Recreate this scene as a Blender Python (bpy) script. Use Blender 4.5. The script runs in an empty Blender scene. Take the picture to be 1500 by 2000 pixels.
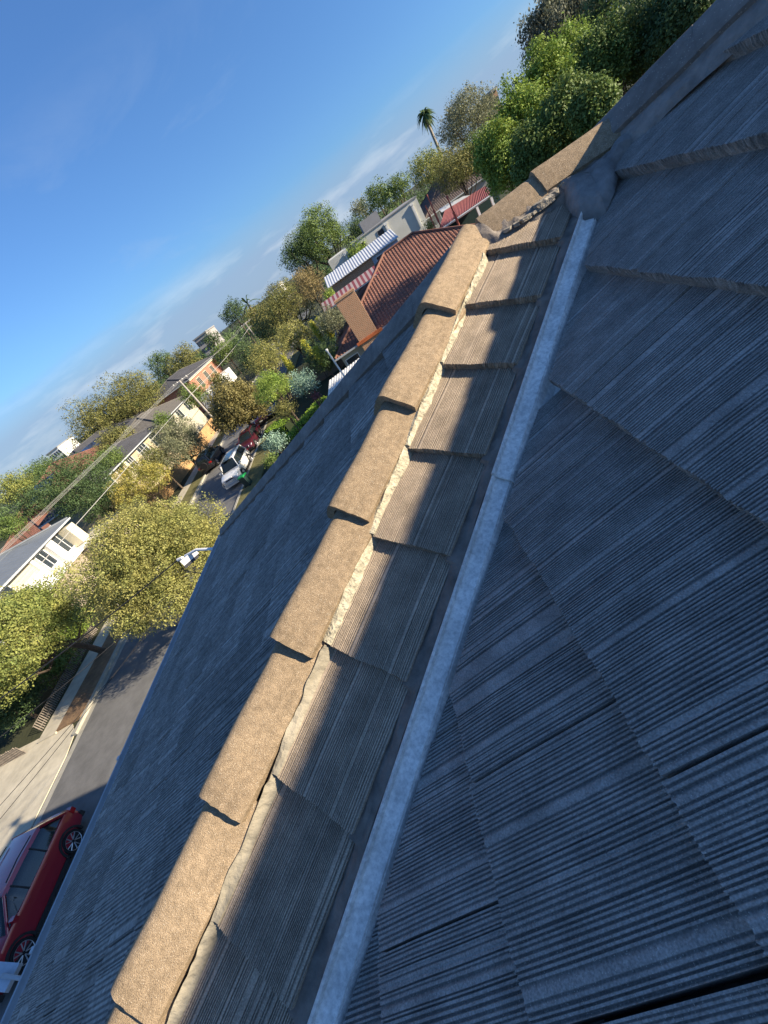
import bpy, bmesh, math, random
import numpy as np
from mathutils import Vector, Matrix
random.seed(7); RNG = np.random.default_rng(7)
R = math.radians
scn = bpy.context.scene
COL = scn.collection
H = 9.72                      # camera height above the street
T = 0.42388                   # roof pitch (tan)
# ------------------------------------------------------------------ camera
F, PIT, ROL, AZ = 823.5, R(30.04), R(37.07), R(14.60)
_F = np.array([0, math.cos(PIT), -math.sin(PIT)]); _U = np.array([0, math.sin(PIT), math.cos(PIT)]); _R = np.array([1., 0, 0])
_X = math.cos(ROL)*_R - math.sin(ROL)*_U; _Y = math.sin(ROL)*_R + math.cos(ROL)*_U; _Z = -_F
def loc3(P):                  # camera-azimuth frame -> street frame (X across, Y along the street)
    return np.array([P[0]*math.cos(AZ)-P[1]*math.sin(AZ), P[0]*math.sin(AZ)+P[1]*math.cos(AZ), P[2]])
cX, cY, cZ = loc3(_X), loc3(_Y), loc3(_Z)
cam = bpy.data.cameras.new('camera'); camo = bpy.data.objects.new('camera', cam); COL.objects.link(camo)
cam.sensor_fit = 'VERTICAL'; cam.sensor_height = 24; cam.lens = 24*F/2000
cam.clip_start = 0.02; cam.clip_end = 6000
M = Matrix.Identity(4)
for i in range(3):
    M[i][0] = cX[i]; M[i][1] = cY[i]; M[i][2] = cZ[i]
M[2][3] = H
camo.matrix_world = M
scn.camera = camo
scn.render.resolution_x, scn.render.resolution_y = 768, 1024
def ray(px, py): return ((px-750)*cX - (py-1000)*cY)/F - cZ
def atY(px, py, Y): r = ray(px, py); t = Y/r[1]; return Vector((r[0]*t, Y, r[2]*t+H))
def atX(px, py, X): r = ray(px, py); t = X/r[0]; return Vector((X, r[1]*t, r[2]*t+H))
def atZ(px, py, Z=0): r = ray(px, py); t = (Z-H)/r[2]; return Vector((r[0]*t, r[1]*t, Z))
def mpp(px, py, Y): return Y/ray(px, py)[1]/F
# ------------------------------------------------------------------ sky, sun
SAZ, SEL = R(100), math.atan(0.392)
w = bpy.data.worlds.new('World'); scn.world = w; w.use_nodes = True
nt = w.node_tree; nt.nodes.clear(); N = nt.nodes.new; L = nt.links.new
out = N('ShaderNodeOutputWorld'); bg = N('ShaderNodeBackground'); L(bg.outputs[0], out.inputs[0])
sky = N('ShaderNodeTexSky'); sky.sky_type = 'NISHITA'; sky.sun_disc = False
sky.sun_elevation = SEL; sky.sun_rotation = SAZ; sky.air_density = 1.0; sky.dust_density = 0.35; sky.ozone_density = 3.0; sky.altitude = 60
bg.inputs[1].default_value = 0.10
tc = N('ShaderNodeTexCoord')
sep = N('ShaderNodeSeparateXYZ'); L(tc.outputs['Generated'], sep.inputs[0])
def wmath(op, a, b=None, clamp=False):
    n = N('ShaderNodeMath'); n.operation = op; n.use_clamp = clamp
    for i, v in enumerate((a, b)):
        if v is None: continue
        if isinstance(v, (int, float)): n.inputs[i].default_value = v
        else: L(v, n.inputs[i])
    return n.outputs[0]
def wramp(v, pts):
    r = N('ShaderNodeValToRGB'); L(v, r.inputs[0]); e = r.color_ramp.elements
    while len(e) < len(pts): e.new(0.5)
    for k, (p, c) in enumerate(pts): e[k].position = p; e[k].color = (c, c, c, 1)
    return r.outputs[0]
def wnoise(scale, detail, sx, sy, sz, off, rough=0.55, dist=0.0):
    mp = N('ShaderNodeMapping'); mp.inputs['Scale'].default_value = (sx, sy, sz); mp.inputs['Location'].default_value = off
    L(tc.outputs['Generated'], mp.inputs[0]); n = N('ShaderNodeTexNoise'); L(mp.outputs[0], n.inputs[0])
    n.inputs['Scale'].default_value = scale; n.inputs['Detail'].default_value = detail; n.inputs['Roughness'].default_value = rough; n.inputs['Distortion'].default_value = dist
    return n.outputs[0]
z = sep.outputs[2]
def mixc(fac, a, b):
    m = N('ShaderNodeMix'); m.data_type = 'RGBA'; L(fac, m.inputs[0]); 
    for k, v in ((6, a), (7, b)):
        if isinstance(v, tuple): m.inputs[k].default_value = v
        else: L(v, m.inputs[k])
    return m.outputs[2]
# richer blue away from the horizon
tint = N('ShaderNodeMix'); tint.data_type = 'RGBA'; tint.blend_type = 'MULTIPLY'; tint.inputs[0].default_value = 1
L(sky.outputs[0], tint.inputs[6]); tint.inputs[7].default_value = (0.46, 0.65, 0.88, 1)
hz = N('ShaderNodeMix'); hz.data_type = 'RGBA'; hz.blend_type = 'MULTIPLY'; hz.inputs[0].default_value = 1
L(tint.outputs[2], hz.inputs[6]); L(wramp(z, [(0.0, .70), (0.16, .86), (0.45, 1)]), hz.inputs[7])
c0 = hz.outputs[2]
# low grey-blue cloud bank with bright tops
band = wramp(z, [(0.0, 1), (0.06, 1), (0.125, 0)])
bn = wnoise(2.0, 7, 1, 1, 9.0, (3.4, 1.9, 0.35), 0.55, 0.2)
bfac = wmath('MULTIPLY', wramp(wmath('ADD', bn, wmath('MULTIPLY', band, 0.30)), [(0.44, 0), (0.62, 1)]), band)
bcol = N('ShaderNodeValToRGB'); L(wnoise(5.0, 6, 1, 1, 5, (1.3, 0.4, 2.2)), bcol.inputs[0])
e = bcol.color_ramp.elements; e[0].position = 0.50; e[0].color = (1.5, 2.05, 3.0, 1); e[1].position = 0.74; e[1].color = (3.1, 3.4, 3.9, 1)
c1 = mixc(wmath('MULTIPLY', bfac, 0.80), c0, bcol.outputs[0])
# thin streaky clouds higher up
wb = wramp(z, [(0.08, 0), (0.16, 1), (0.28, 0.8), (0.40, 0)])
wn = wnoise(1.5, 8, 1.0, 1.6, 5.0, (7.7, 2.2, 5.1), 0.6, 0.6)
c2 = mixc(wmath('MULTIPLY', wmath('MULTIPLY', wramp(wn, [(0.55, 0), (0.80, 1)]), wb), 0.55), c1, (1.9, 2.5, 3.5, 1))
L(c2, bg.inputs[0])
sd = bpy.data.lights.new('sun', 'SUN'); sd.energy = 4.9; sd.angle = R(0.53); sd.color = (1.0, 0.86, 0.66)
so = bpy.data.objects.new('sun', sd); COL.objects.link(so)
svec = Vector((math.sin(SAZ)*math.cos(SEL), math.cos(SAZ)*math.cos(SEL), math.sin(SEL)))
so.rotation_euler = (-svec).to_track_quat('-Z', 'Y').to_euler(); so.location = (30, 0, 40)
scn.view_settings.view_transform = 'Standard'; scn.view_settings.look = 'None'; scn.view_settings.exposure = 1.20; scn.view_settings.gamma = 1
# ------------------------------------------------------------------ materials
MATS = {}
def mat(name, col, rough=0.8, var=0.25, scale=8.0, bump=0.0, bscale=60.0, spec=0.3, metal=0.0, speck=0.0, sscale=220.0, col2=None, coat=0.0, objvar=0.0, island=0.0, trans=0.0, stain=0.0, anis=None, streak=None, stk=0.3, groove=False, grain=0):
    if name in MATS: return MATS[name]
    m = bpy.data.materials.new(name); MATS[name] = m; m.use_nodes = True
    t = m.node_tree; n = t.nodes; l = t.links; b = n['Principled BSDF']
    b.inputs['Roughness'].default_value = rough; b.inputs['Metallic'].default_value = metal
    b.inputs['Specular IOR Level'].default_value = spec; b.inputs['Coat Weight'].default_value = coat; b.inputs['Coat Roughness'].default_value = 0.03
    co = n.new('ShaderNodeTexCoord'); src = co.outputs['Object']
    if anis:
        mp = n.new('ShaderNodeMapping'); mp.inputs['Scale'].default_value = anis; l.new(src, mp.inputs[0]); nsrc = mp.outputs[0]
    else: nsrc = src
    nz = n.new('ShaderNodeTexNoise'); l.new(nsrc, nz.inputs[0]); nz.inputs['Scale'].default_value = scale; nz.inputs['Detail'].default_value = 6; nz.inputs['Roughness'].default_value = 0.65
    rp = n.new('ShaderNodeValToRGB'); l.new(nz.outputs[0], rp.inputs[0])
    c2 = col2 or tuple(min(1, c*(1+var)) for c in col); c1 = col if col2 else tuple(c*(1-var) for c in col)
    rp.color_ramp.elements[0].position = 0.33; rp.color_ramp.elements[1].position = 0.67
    rp.color_ramp.elements[0].color = (*c1, 1); rp.color_ramp.elements[1].color = (*c2, 1)
    c = rp.outputs[0]
    def mul(c, val, lo, hi):
        mr = n.new('ShaderNodeMapRange'); l.new(val, mr.inputs[0]); mr.inputs[3].default_value = lo; mr.inputs[4].default_value = hi
        mx = n.new('ShaderNodeMix'); mx.data_type = 'RGBA'; mx.blend_type = 'MULTIPLY'; mx.inputs[0].default_value = 1
        l.new(c, mx.inputs[6]); l.new(mr.outputs[0], mx.inputs[7]); return mx.outputs[2]
    if objvar: oi = n.new('ShaderNodeObjectInfo'); c = mul(c, oi.outputs['Random'], 1-objvar, 1+objvar)
    if island: ge = n.new('ShaderNodeNewGeometry'); c = mul(c, ge.outputs['Random Per Island'], 1-island, 1+island)
    if stain:
        n3 = n.new('ShaderNodeTexNoise'); l.new(src, n3.inputs[0]); n3.inputs['Scale'].default_value = stain; n3.inputs['Detail'].default_value = 5
        c = mul(c, n3.outputs[0], 0.62, 1.38)
    if grain:
        n5 = n.new('ShaderNodeTexNoise'); l.new(src, n5.inputs[0]); n5.inputs['Scale'].default_value = grain; n5.inputs['Detail'].default_value = 3; c = mul(c, n5.outputs[0], 0.25, 1.75)
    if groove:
        at = n.new('ShaderNodeAttribute'); at.attribute_name = 'groove_shade'; c = mul(c, at.outputs['Fac'], 1.0, 0.50)  # shade put into the colour: rib grooves painted darker
    if streak:
        mps = n.new('ShaderNodeMapping'); mps.inputs['Scale'].default_value = streak; l.new(src, mps.inputs[0]); n4 = n.new('ShaderNodeTexNoise'); l.new(mps.outputs[0], n4.inputs[0]); n4.inputs['Scale'].default_value = 1; n4.inputs['Detail'].default_value = 2
        c = mul(c, n4.outputs[0], 1-2*stk, 1+2*stk)
    if speck:
        vo = n.new('ShaderNodeTexVoronoi'); l.new(src, vo.inputs[0]); vo.inputs['Scale'].default_value = sscale
        vr = n.new('ShaderNodeValToRGB'); l.new(vo.outputs['Color'], vr.inputs[0]); vr.color_ramp.elements[0].position = 0.72; vr.color_ramp.elements[1].position = 0.80
        ds = n.new('ShaderNodeMath'); ds.operation = 'LESS_THAN'; l.new(vo.outputs['Distance'], ds.inputs[0]); ds.inputs[1].default_value = 0.33
        mm = n.new('ShaderNodeMath'); mm.operation = 'MULTIPLY'; l.new(vr.outputs[0], mm.inputs[0]); l.new(ds.outputs[0], mm.inputs[1])
        mm2 = n.new('ShaderNodeMath'); mm2.operation = 'MULTIPLY'; l.new(mm.outputs[0], mm2.inputs[0]); mm2.inputs[1].default_value = speck
        mx = n.new('ShaderNodeMix'); mx.data_type = 'RGBA'; l.new(mm2.outputs[0], mx.inputs[0]); l.new(c, mx.inputs[6]); mx.inputs[7].default_value = (0.75, 0.68, 0.55, 1); c = mx.outputs[2]
    l.new(c, b.inputs['Base Color'])
    if bump:
        n2 = n.new('ShaderNodeTexNoise'); l.new(src, n2.inputs[0]); n2.inputs['Scale'].default_value = bscale; n2.inputs['Detail'].default_value = 4
        bp = n.new('ShaderNodeBump'); bp.inputs['Strength'].default_value = 1.0; bp.inputs['Distance'].default_value = bump; l.new(n2.outputs[0], bp.inputs['Height']); l.new(bp.outputs[0], b.inputs['Normal'])
    if trans:
        tr = n.new('ShaderNodeBsdfTranslucent'); l.new(c, tr.inputs[0]); ms = n.new('ShaderNodeMixShader'); ms.inputs[0].default_value = trans
        l.new(b.outputs[0], ms.inputs[1]); l.new(tr.outputs[0], ms.inputs[2]); l.new(ms.outputs[0], n['Material Output'].inputs[0])
    return m
def glass(name, col, rough=0.05): return mat(name, col, rough=rough, var=0.1, spec=0.8, coat=1.0)
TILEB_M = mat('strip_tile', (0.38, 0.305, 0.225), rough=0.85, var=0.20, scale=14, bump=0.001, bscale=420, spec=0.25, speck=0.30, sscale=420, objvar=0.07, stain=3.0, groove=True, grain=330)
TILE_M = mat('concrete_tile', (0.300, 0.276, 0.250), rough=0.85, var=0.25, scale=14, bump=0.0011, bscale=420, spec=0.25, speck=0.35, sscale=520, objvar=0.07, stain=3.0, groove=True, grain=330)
CAP_M = mat('ridge_cap_concrete', (0.282, 0.210, 0.133), rough=0.9, var=0.22, scale=60, bump=0.0020, bscale=420, spec=0.2, speck=0.5, sscale=430, objvar=0.09, stain=5.0, grain=420)
GREYCAP_M = mat('grey_cap_concrete', (0.20, 0.18, 0.16), rough=0.9, var=0.2, scale=22, bump=0.0018, bscale=300, spec=0.2, speck=0.35, sscale=210, objvar=0.06, stain=6)
CREAM_M = mat('cream_pointing', (0.38, 0.345, 0.25), rough=0.75, var=0.35, scale=45, bump=0.009, bscale=90, spec=0.3, stain=20)
GREY_M = mat('grey_pointing', (0.27, 0.24, 0.18), rough=0.8, var=0.25, scale=16, bump=0.008, bscale=45, spec=0.3, stain=9)
DARKMORT_M = mat('dark_mortar', (0.17, 0.145, 0.12), rough=0.8, var=0.35, scale=16, bump=0.006, bscale=45, spec=0.3, stain=7)
LUMP_M = mat('slurried_mortar', (0.21, 0.19, 0.17), rough=0.7, var=0.35, scale=14, bump=0.009, bscale=38, spec=0.35, stain=10)
STONE_M = mat('broken_mortar', (0.28, 0.25, 0.20), rough=0.9, var=0.3, scale=30, bump=0.006, bscale=70, spec=0.2)
GALV_M = mat('galvanised_steel', (0.74, 0.70, 0.64), rough=0.5, var=0.24, scale=90, bump=0.0006, bscale=200, spec=0.5, metal=0.0, stain=14)
WHITE_M = mat('white_paint', (0.75, 0.74, 0.70), rough=0.5, var=0.05)
CREAMP_M = mat('cream_paint', (0.66, 0.60, 0.44), rough=0.6, var=0.06)
# ------------------------------------------------------------------ object helpers
WM = {}
def obj(name, me, m=None, parent=None, mw=None, smooth=False):
    o = bpy.data.objects.new(name, me); COL.objects.link(o)
    mw = mw or Matrix.Identity(4)
    if parent is not None:
        o.parent = parent; o.matrix_parent_inverse = WM[parent.name].inverted()
    o.matrix_basis = mw; WM[o.name] = mw.copy()
    if m is not None and me is not None: me.materials.append(m)
    if smooth and me is not None:
        me.polygons.foreach_set('use_smooth', [True]*len(me.polygons))
        me.set_sharp_from_angle(angle=R(smooth if smooth is not True else 38))
    return o
def tag(o, label=None, cat=None, group=None, kind=None):
    if label: o['label'] = label
    if cat: o['category'] = cat
    if group: o['group'] = group
    if kind: o['kind'] = kind
    return o
def empty(name, loc, label, cat, group=None, rz=0.0):
    m = Matrix.Translation(Vector(loc)) @ Matrix.Rotation(rz, 4, 'Z')
    o = bpy.data.objects.new(name, None); COL.objects.link(o); o.matrix_basis = m; WM[o.name] = m
    o.empty_display_size = 0.3
    return tag(o, label, cat, group)
def mesh(name, v, f):
    me = bpy.data.meshes.new(name); me.from_pydata([tuple(p) for p in v], [], f); me.update(); return me
def bmme(bm, name):
    bmesh.ops.recalc_face_normals(bm, faces=bm.faces[:]); me = bpy.data.meshes.new(name); bm.to_mesh(me); bm.free(); return me
def npmesh(name, V, Fq):
    me = bpy.data.meshes.new(name); n = len(V); k = Fq.shape[1]; m = len(Fq)
    me.vertices.add(n); me.vertices.foreach_set('co', np.asarray(V, dtype=np.float32).ravel())
    me.loops.add(m*k); me.loops.foreach_set('vertex_index', np.asarray(Fq, dtype=np.int32).ravel())
    me.polygons.add(m); me.polygons.foreach_set('loop_start', np.arange(0, m*k, k, dtype=np.int32)); me.polygons.foreach_set('loop_total', np.full(m, k, dtype=np.int32))
    me.update(calc_edges=True); return me
class MB:                                   # collects boxes, tubes and prisms into one mesh
    def __init__(s): s.v = []; s.f = []
    def add(s, v, f): o = len(s.v); s.v += [tuple(p) for p in v]; s.f += [tuple(i+o for i in q) for q in f]; return s
    def box(s, c, d, rz=0.0, mtx=None):
        x, y, zz = d[0]/2, d[1]/2, d[2]/2
        P = [Vector(p) for p in ((-x,-y,-zz),(x,-y,-zz),(x,y,-zz),(-x,y,-zz),(-x,-y,zz),(x,-y,zz),(x,y,zz),(-x,y,zz))]
        m = Matrix.Rotation(rz, 3, 'Z') if mtx is None else mtx
        return s.add([m @ p + Vector(c) for p in P], [(3,2,1,0),(4,5,6,7),(0,1,5,4),(1,2,6,5),(2,3,7,6),(3,0,4,7)])
    def b2(s, a, b): return s.box([(a[i]+b[i])/2 for i in range(3)], [abs(b[i]-a[i]) for i in range(3)])
    def tube(s, pts, r, n=8, r2=None, cap=True):
        pts = [Vector(p) for p in pts]; k = len(pts); base = len(s.v); up = None
        for i, p in enumerate(pts):
            d = (pts[min(i+1, k-1)]-pts[max(i-1, 0)]).normalized()
            a = d.orthogonal().normalized() if up is None else (up - d*up.dot(d)).normalized()
            up = a; b = d.cross(a); rr = r if r2 is None else r+(r2-r)*i/(k-1)
            if isinstance(r, (list, tuple)): rr = r[i]
            for j in range(n):
                t = 2*math.pi*j/n; s.v.append(tuple(p+a*rr*math.cos(t)+b*rr*math.sin(t)))
        for i in range(k-1):
            for j in range(n):
                s.f.append((base+i*n+j, base+i*n+(j+1) % n, base+(i+1)*n+(j+1) % n, base+(i+1)*n+j))
        if cap: s.f.append(tuple(base+j for j in reversed(range(n)))); s.f.append(tuple(base+(k-1)*n+j for j in range(n)))
        return s
    def prism(s, poly, vec):                # closed polygon extruded by vec
        n = len(poly); P = [Vector(p) for p in poly]; V = Vector(vec)
        return s.add(P+[p+V for p in P], [tuple(range(n))[::-1], tuple(range(n, 2*n))]+[(i, (i+1) % n, n+(i+1) % n, n+i) for i in range(n)])
    def build(s, name, m, parent=None, mw=None, smooth=False):
        bm = bmesh.new(); me = mesh(name, s.v, s.f); bm.from_mesh(me); bmesh.ops.recalc_face_normals(bm, faces=bm.faces[:]); bm.to_mesh(me); bm.free()
        return obj(name, me, m, parent, mw, smooth)
def W(u, v, zz): return Vector((v, u, zz+H))   # roof frame (along street, across, height rel. camera)

# ================================================================== OUR HOUSE
cA, cB = -0.678, -1.0362
TC, GC, CC = 0.447, -0.0231, -0.4042
zA = lambda u, v: T*v + cA
zB = lambda u, v: T*u + cB
zC = lambda u, v: TC*v + GC*u + CC
house = empty('house', (2.0, 1.0, 0.0), 'two-storey house whose dark ribbed tile roof with brown caps fills the foreground', 'house')

def ribs(width, rnd, fine=1.0):
    """profile across a shingle tile: list of (x, dz)"""
    x = 0.0; P = [(0.0, 0.0)]
    while x < width-0.006:
        if rnd.random() < 0.055 and x > 0.01:
            wd = rnd.uniform(0.007, 0.013)*fine; P.append((min(x+wd*0.5, width-0.004), rnd.uniform(-0.0003, 0.0004))); x += wd
        else:
            wd = rnd.uniform(0.0038, 0.0086)*fine
            dp = rnd.uniform(0.0009, 0.0034); hh = rnd.uniform(-0.0004, 0.0005)
            P.append((x+wd*0.12, hh)); P.append((x+wd*0.50, hh))
            P.append((x+wd*0.62, -dp)); P.append((x+wd*0.88, -dp))
            x += wd
    P = [p for p in P if p[0] < width-0.001]; P.append((width, 0.0)); return P
def tile_bm(width, length, th, prof, rnd, rough=0.0022, rows=5, drop=0.0):
    """tile in local axes: x across, y up the slope (0 = butt), z out of the roof"""
    bm = bmesh.new(); top = []; nP = len(prof); lay = bm.verts.layers.float.new('groove_shade')
    ph = rnd.uniform(0, 6); wy = [rnd.uniform(-1, 1)*rough for _ in prof]
    for j in range(rows):
        y = length*j/(rows-1); row = []
        for i, (x, dz) in enumerate(prof):
            yy = y + (wy[i] + 0.0016*math.sin(x*37+ph) if j == 0 else 0)
            xx = x + 0.0006*math.sin(y*14+ph+x*9)
            zz = -drop*y/length + dz*(1 if j else 0.8) + (-0.0022 if j == 0 else 0)
            vt = bm.verts.new((xx, yy, zz)); vt[lay] = 1.0 if dz < -0.001 else 0.0; row.append(vt)  # marks groove vertices for the painted shade
        top.append(row)
    # a row close behind the butt so that the edge is slightly rounded
    mid = [bm.verts.new((x, wy[i]+rnd.uniform(-.0022, .0022), -th*0.5)) for i, (x, dz) in enumerate(prof)]
    bot = [bm.verts.new((x, 0.003+rnd.uniform(-.0015, .0015), -th)) for i, (x, dz) in enumerate(prof)]
    bk = [bm.verts.new((x, length, -th-drop)) for i, (x, dz) in enumerate(prof)]
    for a, b in [(top[j+1], top[j]) for j in range(rows-1)]+[(top[0], mid), (mid, bot), (bot, bk), (bk, top[-1])]:
        for i in range(nP-1): bm.faces.new((a[i], b[i], b[i+1], a[i+1]))
    for k in (0, nP-1):
        bm.faces.new([r[k] for r in top]+[bk[k], bot[k], mid[k]] if k else [r[k] for r in top][::-1]+[mid[k], bot[k], bk[k]])
    return bm
def cut(bm, co, no):
    """clip away what lies on the side no points to"""
    g = bm.verts[:]+bm.edges[:]+bm.faces[:]
    r = bmesh.ops.bisect_plane(bm, geom=g, dist=1e-6, plane_co=co, plane_no=no, clear_outer=True)
    ed = [x for x in r['geom_cut'] if isinstance(x, bmesh.types.BMEdge) and x.is_valid and len(x.link_faces) == 1]
    if ed:
        try: bmesh.ops.holes_fill(bm, edges=ed, sides=0)
        except Exception: pass
def frame(o, x, y, zc):
    m = Matrix.Identity(4)
    for i in range(3): m[i][0] = x[i]; m[i][1] = y[i]; m[i][2] = zc[i]; m[i][3] = o[i]
    return m
nA = Vector((-T, 0, 1)).normalized()            # world XYZ: slope climbs +X
upA = Vector((1, 0, T)).normalized(); acA = Vector((0, -1, 0))   # across (towards the camera's right)
slopeA = obj('roof_slope', None, None, house); tag(slopeA, 'shaded near slope of dark ribbed tiles on the right')
# --- slope A: individual tiles in view, the rest joined
GA, WA, THA = 0.3095, 0.286, 0.042
CS = math.cos(math.atan(T))
def inview(P, m=60):
    d = np.array([P[0], P[1], P[2]-H]); zc = -d@cZ
    if zc < 0.05: return False
    x = 750+F*(d@cX)/zc; y = 1000-F*(d@cY)/zc
    return -m < x < 1500+m and -m < y < 2000+m
phase = {0: 0.228, 1: 0.109, 2: 0.271, 3: 0.130, 4: 0.25, 5: 0.10, -1: 0.068, -2: 0.205, -3: 0.07, -4: 0.2}
rest = bmesh.new(); rest.verts.layers.float.new('groove_shade')
rnd = random.Random(3)
def tileA(k, u_left, hi):
    s0 = 0.016 + k*GA
    wd = WA-0.0055
    prof = ribs(wd, rnd, 1.0 if hi else 1.6)
    bm = tile_bm(wd, 0.385, THA, prof, rnd, drop=THA*0.385/GA*0.96)
    rot = rnd.uniform(-0.008, 0.008); sk = rnd.uniform(-0.004, 0.004)
    O = W(u_left-0.002, (s0+sk)*CS, 0); O.z = zA(0, O.x)+H
    O = O + nA*rnd.uniform(-0.0015, 0.0025)
    m = frame(O, acA, upA, nA) @ Matrix.Rotation(rot, 4, 'Z')
    inv = m.inverted()
    # valley cut: keep u-v < q, hip cut: keep u+v < S
    def cutw(co, no): 
        cut(bm, inv @ co, (inv.to_3x3() @ no).normalized())
    q = 0.806+rnd.uniform(-.004, .004); a = 0.14+rnd.uniform(-.02, .02)
    cutw(W(q+s0*CS, s0*CS, 0), Vector((-1-a/2, 1-a/2, 0)))
    cutw(W(2.86, 0, 0), Vector((1, 1, 0)))
    return bm, m
ntile = 0
for k in range(-13, 15):
    s0 = 0.016+k*GA; ph = phase.get(k, rnd.uniform(0, WA))
    for i in range(-14, 18):
        ul = ph+i*WA        # left (far) edge
        vc = (s0+0.15)*CS; uc = ul-WA/2
        if uc-WA/2-vc > 0.83+0.14 or uc+vc-0.3 > 2.95 or uc < -2.8 or vc > 4.7: continue
        P = W(uc, vc, zA(0, vc)); vis = inview(P, 190)
        vis = any(inview(W(a, b, zA(a, b)), 40) for a in (ul, uc, ul-WA) for b in (s0*CS, vc, (s0+.31)*CS))
        bm, m = tileA(k, ul, vis)
        if len(bm.faces) < 4: bm.free(); continue
        cc = sum((m @ x.co for x in bm.verts), Vector())/len(bm.verts)
        W4 = [m @ x.co for x in bm.verts]
        if cc.y-cc.x > 0.81 or cc.y+cc.x > 2.88: bm.free(); continue
        if max(p.y-p.x for p in W4) > 0.90 or max(p.y+p.x for p in W4) > 2.93:      # a clip that failed: try again with another jitter
            bm.free(); bm, m = tileA(k, ul, vis); W4 = [m @ x.co for x in bm.verts]
            print('retry', k, i, max(p.y-p.x for p in W4), max(p.y+p.x for p in W4))
            if max(p.y-p.x for p in W4) > 0.90 or max(p.y+p.x for p in W4) > 2.93: bm.free(); continue
        if vis:
            me = bmme(bm, 'roof_tile'); obj('roof_tile', me, TILE_M, slopeA, m); ntile += 1
        else:
            bm.transform(m); me = bpy.data.meshes.new('t'); bm.to_mesh(me); bm.free(); rest.from_mesh(me); bpy.data.meshes.remove(me)
print('A tiles in view', ntile)
o = obj('roof_tiling', bmme(rest, 'roof_tiling'), TILE_M, slopeA); tag(o, None, None, None, 'stuff')
# --- strip B: one run of tiles between hip and valley, laid along the hip
dv = Vector((1, 1, T)).normalized()             # world: X=v, Y=u
nB = Vector((0, -T, 1)).normalized()
pB = dv.cross(nB).normalized()                  # points to the valley (+v -u)
stripB = obj('roof_slope', None, None, house); tag(stripB, 'narrow half-sunlit strip of tiles between brown caps and valley flashing')
UB = [1.918, 1.742, 1.566, 1.390, 1.175, 0.975, 0.760, 0.542, 0.335, 0.125, -0.085, -0.295, -0.505, -0.715]
rb = random.Random(11)
def Bpt(u, q): return W(u, u-q, zB(u, 0))
THB = 0.030
for i in range(len(UB)):
    if i == 0: continue
    u0 = UB[i]; q0 = 1.335 - 0.0 ; g = (UB[i-1]-UB[i])*1.4769
    wd = 0.254
    prof = ribs(wd, rb, 0.80)
    bm = tile_bm(wd, g+0.06, THB, prof, rb, rough=0.0016, drop=THB*(g+0.06)/g*0.93)
    ql = 1.305
    O = Bpt(u0, ql)
    m = frame(O, pB, dv, nB) @ Matrix.Rotation(rb.uniform(-.012, .012), 4, 'Z')
    inv = m.inverted()
    cut(bm, inv @ W(1.80, 0, 0), (inv.to_3x3() @ Vector((0, 1, 0))).normalized())
    if len(bm.faces) < 6: bm.free(); continue
    obj('roof_tile', bmme(bm, 'roof_tile'), TILEB_M, stripB, m)
# --- generic strip along the hip/valley direction, height as function
def sweep(name, m, parent, u0, u1, n, cols, smooth=True):
    """cols: list of functions u -> (q, height above plane B)"""
    V = []; Fc = []
    for i in range(n):
        u = u0+(u1-u0)*i/(n-1)
        for c in cols:
            q, h = c(u); uu = u; P = Bpt(uu, 1.3)           # along-hip station
            # lateral move keeps the section square to the hip
            dq = (1.3-q)/2
            P = W(uu-dq, uu-1.3+dq, 0); P.z = H+zB(uu-dq, 0)
            V.append(P+nB*h)
    k = len(cols)
    for i in range(n-1):
        for j in range(k-1): Fc.append((i*k+j, i*k+j+1, (i+1)*k+j+1, (i+1)*k+j))
    return obj(name, mesh(name, V, Fc), m, parent, None, smooth)
def nz(u, a, f, s=0.0): return a*(math.sin(u*f+s)+0.6*math.sin(u*f*2.3+1.7*s+1)+0.4*math.sin(u*f*5.1+s*3))/2
_VN = np.random.default_rng(4).uniform(-1, 1, (16, 512))
def vn(u, a, f, sd):
    x = (u+3)*f; i = int(math.floor(x)); t = x-i; t = t*t*(3-2*t); r = _VN[int(sd) % 16]; return a*(r[i % 512]*(1-t)+r[(i+1) % 512]*t)
def hB(u):                       # height of tile surface above plane B at station u
    for i in range(1, len(UB)):
        if u >= UB[i] - 1e-6:
            g = UB[i-1]-UB[i]; return -THB*0.93*(u-UB[i])/g
    return 0
# dark mortar beside the flashing, then the flashing itself in two overlapping lengths
sweep('mortar_fillet', DARKMORT_M, stripB, -0.75, 1.93, 440, [
    lambda u: (0.985, -0.030), lambda u: (0.972+nz(u, .003, 40), hB(u)-0.012+nz(u, .004, 50)), lambda u: (0.952+nz(u, .003, 31), hB(u)*.4-0.012+nz(u, .005, 33, 1)),
    lambda u: (0.935+nz(u, .003, 23), -0.012+nz(u, .004, 37, 2)), lambda u: (0.920, -0.008+nz(u, .004, 29, 4)), lambda u: (0.910+vn(u, .004, 30, 3), -0.007), lambda u: (0.906, -0.030)])
def flashing(u0, u1, up, sc):
    def c(q, h, a=0.0): return lambda u: (0.845+(q-0.845)*sc(u)+nz(u, a, 17, q*9), h+up+nz(u, 0.0012, 9, q*30))
    o = sweep('valley_flashing', GALV_M, house, u0, u1, 140, [c(.908, -.024), c(.910, -.008), c(.905, -.002), c(.899, -.006), c(.895, -.0175), c(.885, -.021), c(.8475, -.0225), c(.8445, -.0265), c(.841, -.0235), c(.822, -.044), c(.80, -.052), c(.76, -.040), c(.70, -.018)])
    o.data.set_sharp_from_angle(angle=R(7)); sol = o.modifiers.new('t', 'SOLIDIFY'); sol.thickness = 0.0015
    return o
flashing(-0.9, 1.185, 0.0, lambda u: 1.0)
flashing(1.150, 1.95, 0.0075, lambda u: 1.0 - max(0, (u-1.65))*0.35)
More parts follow.
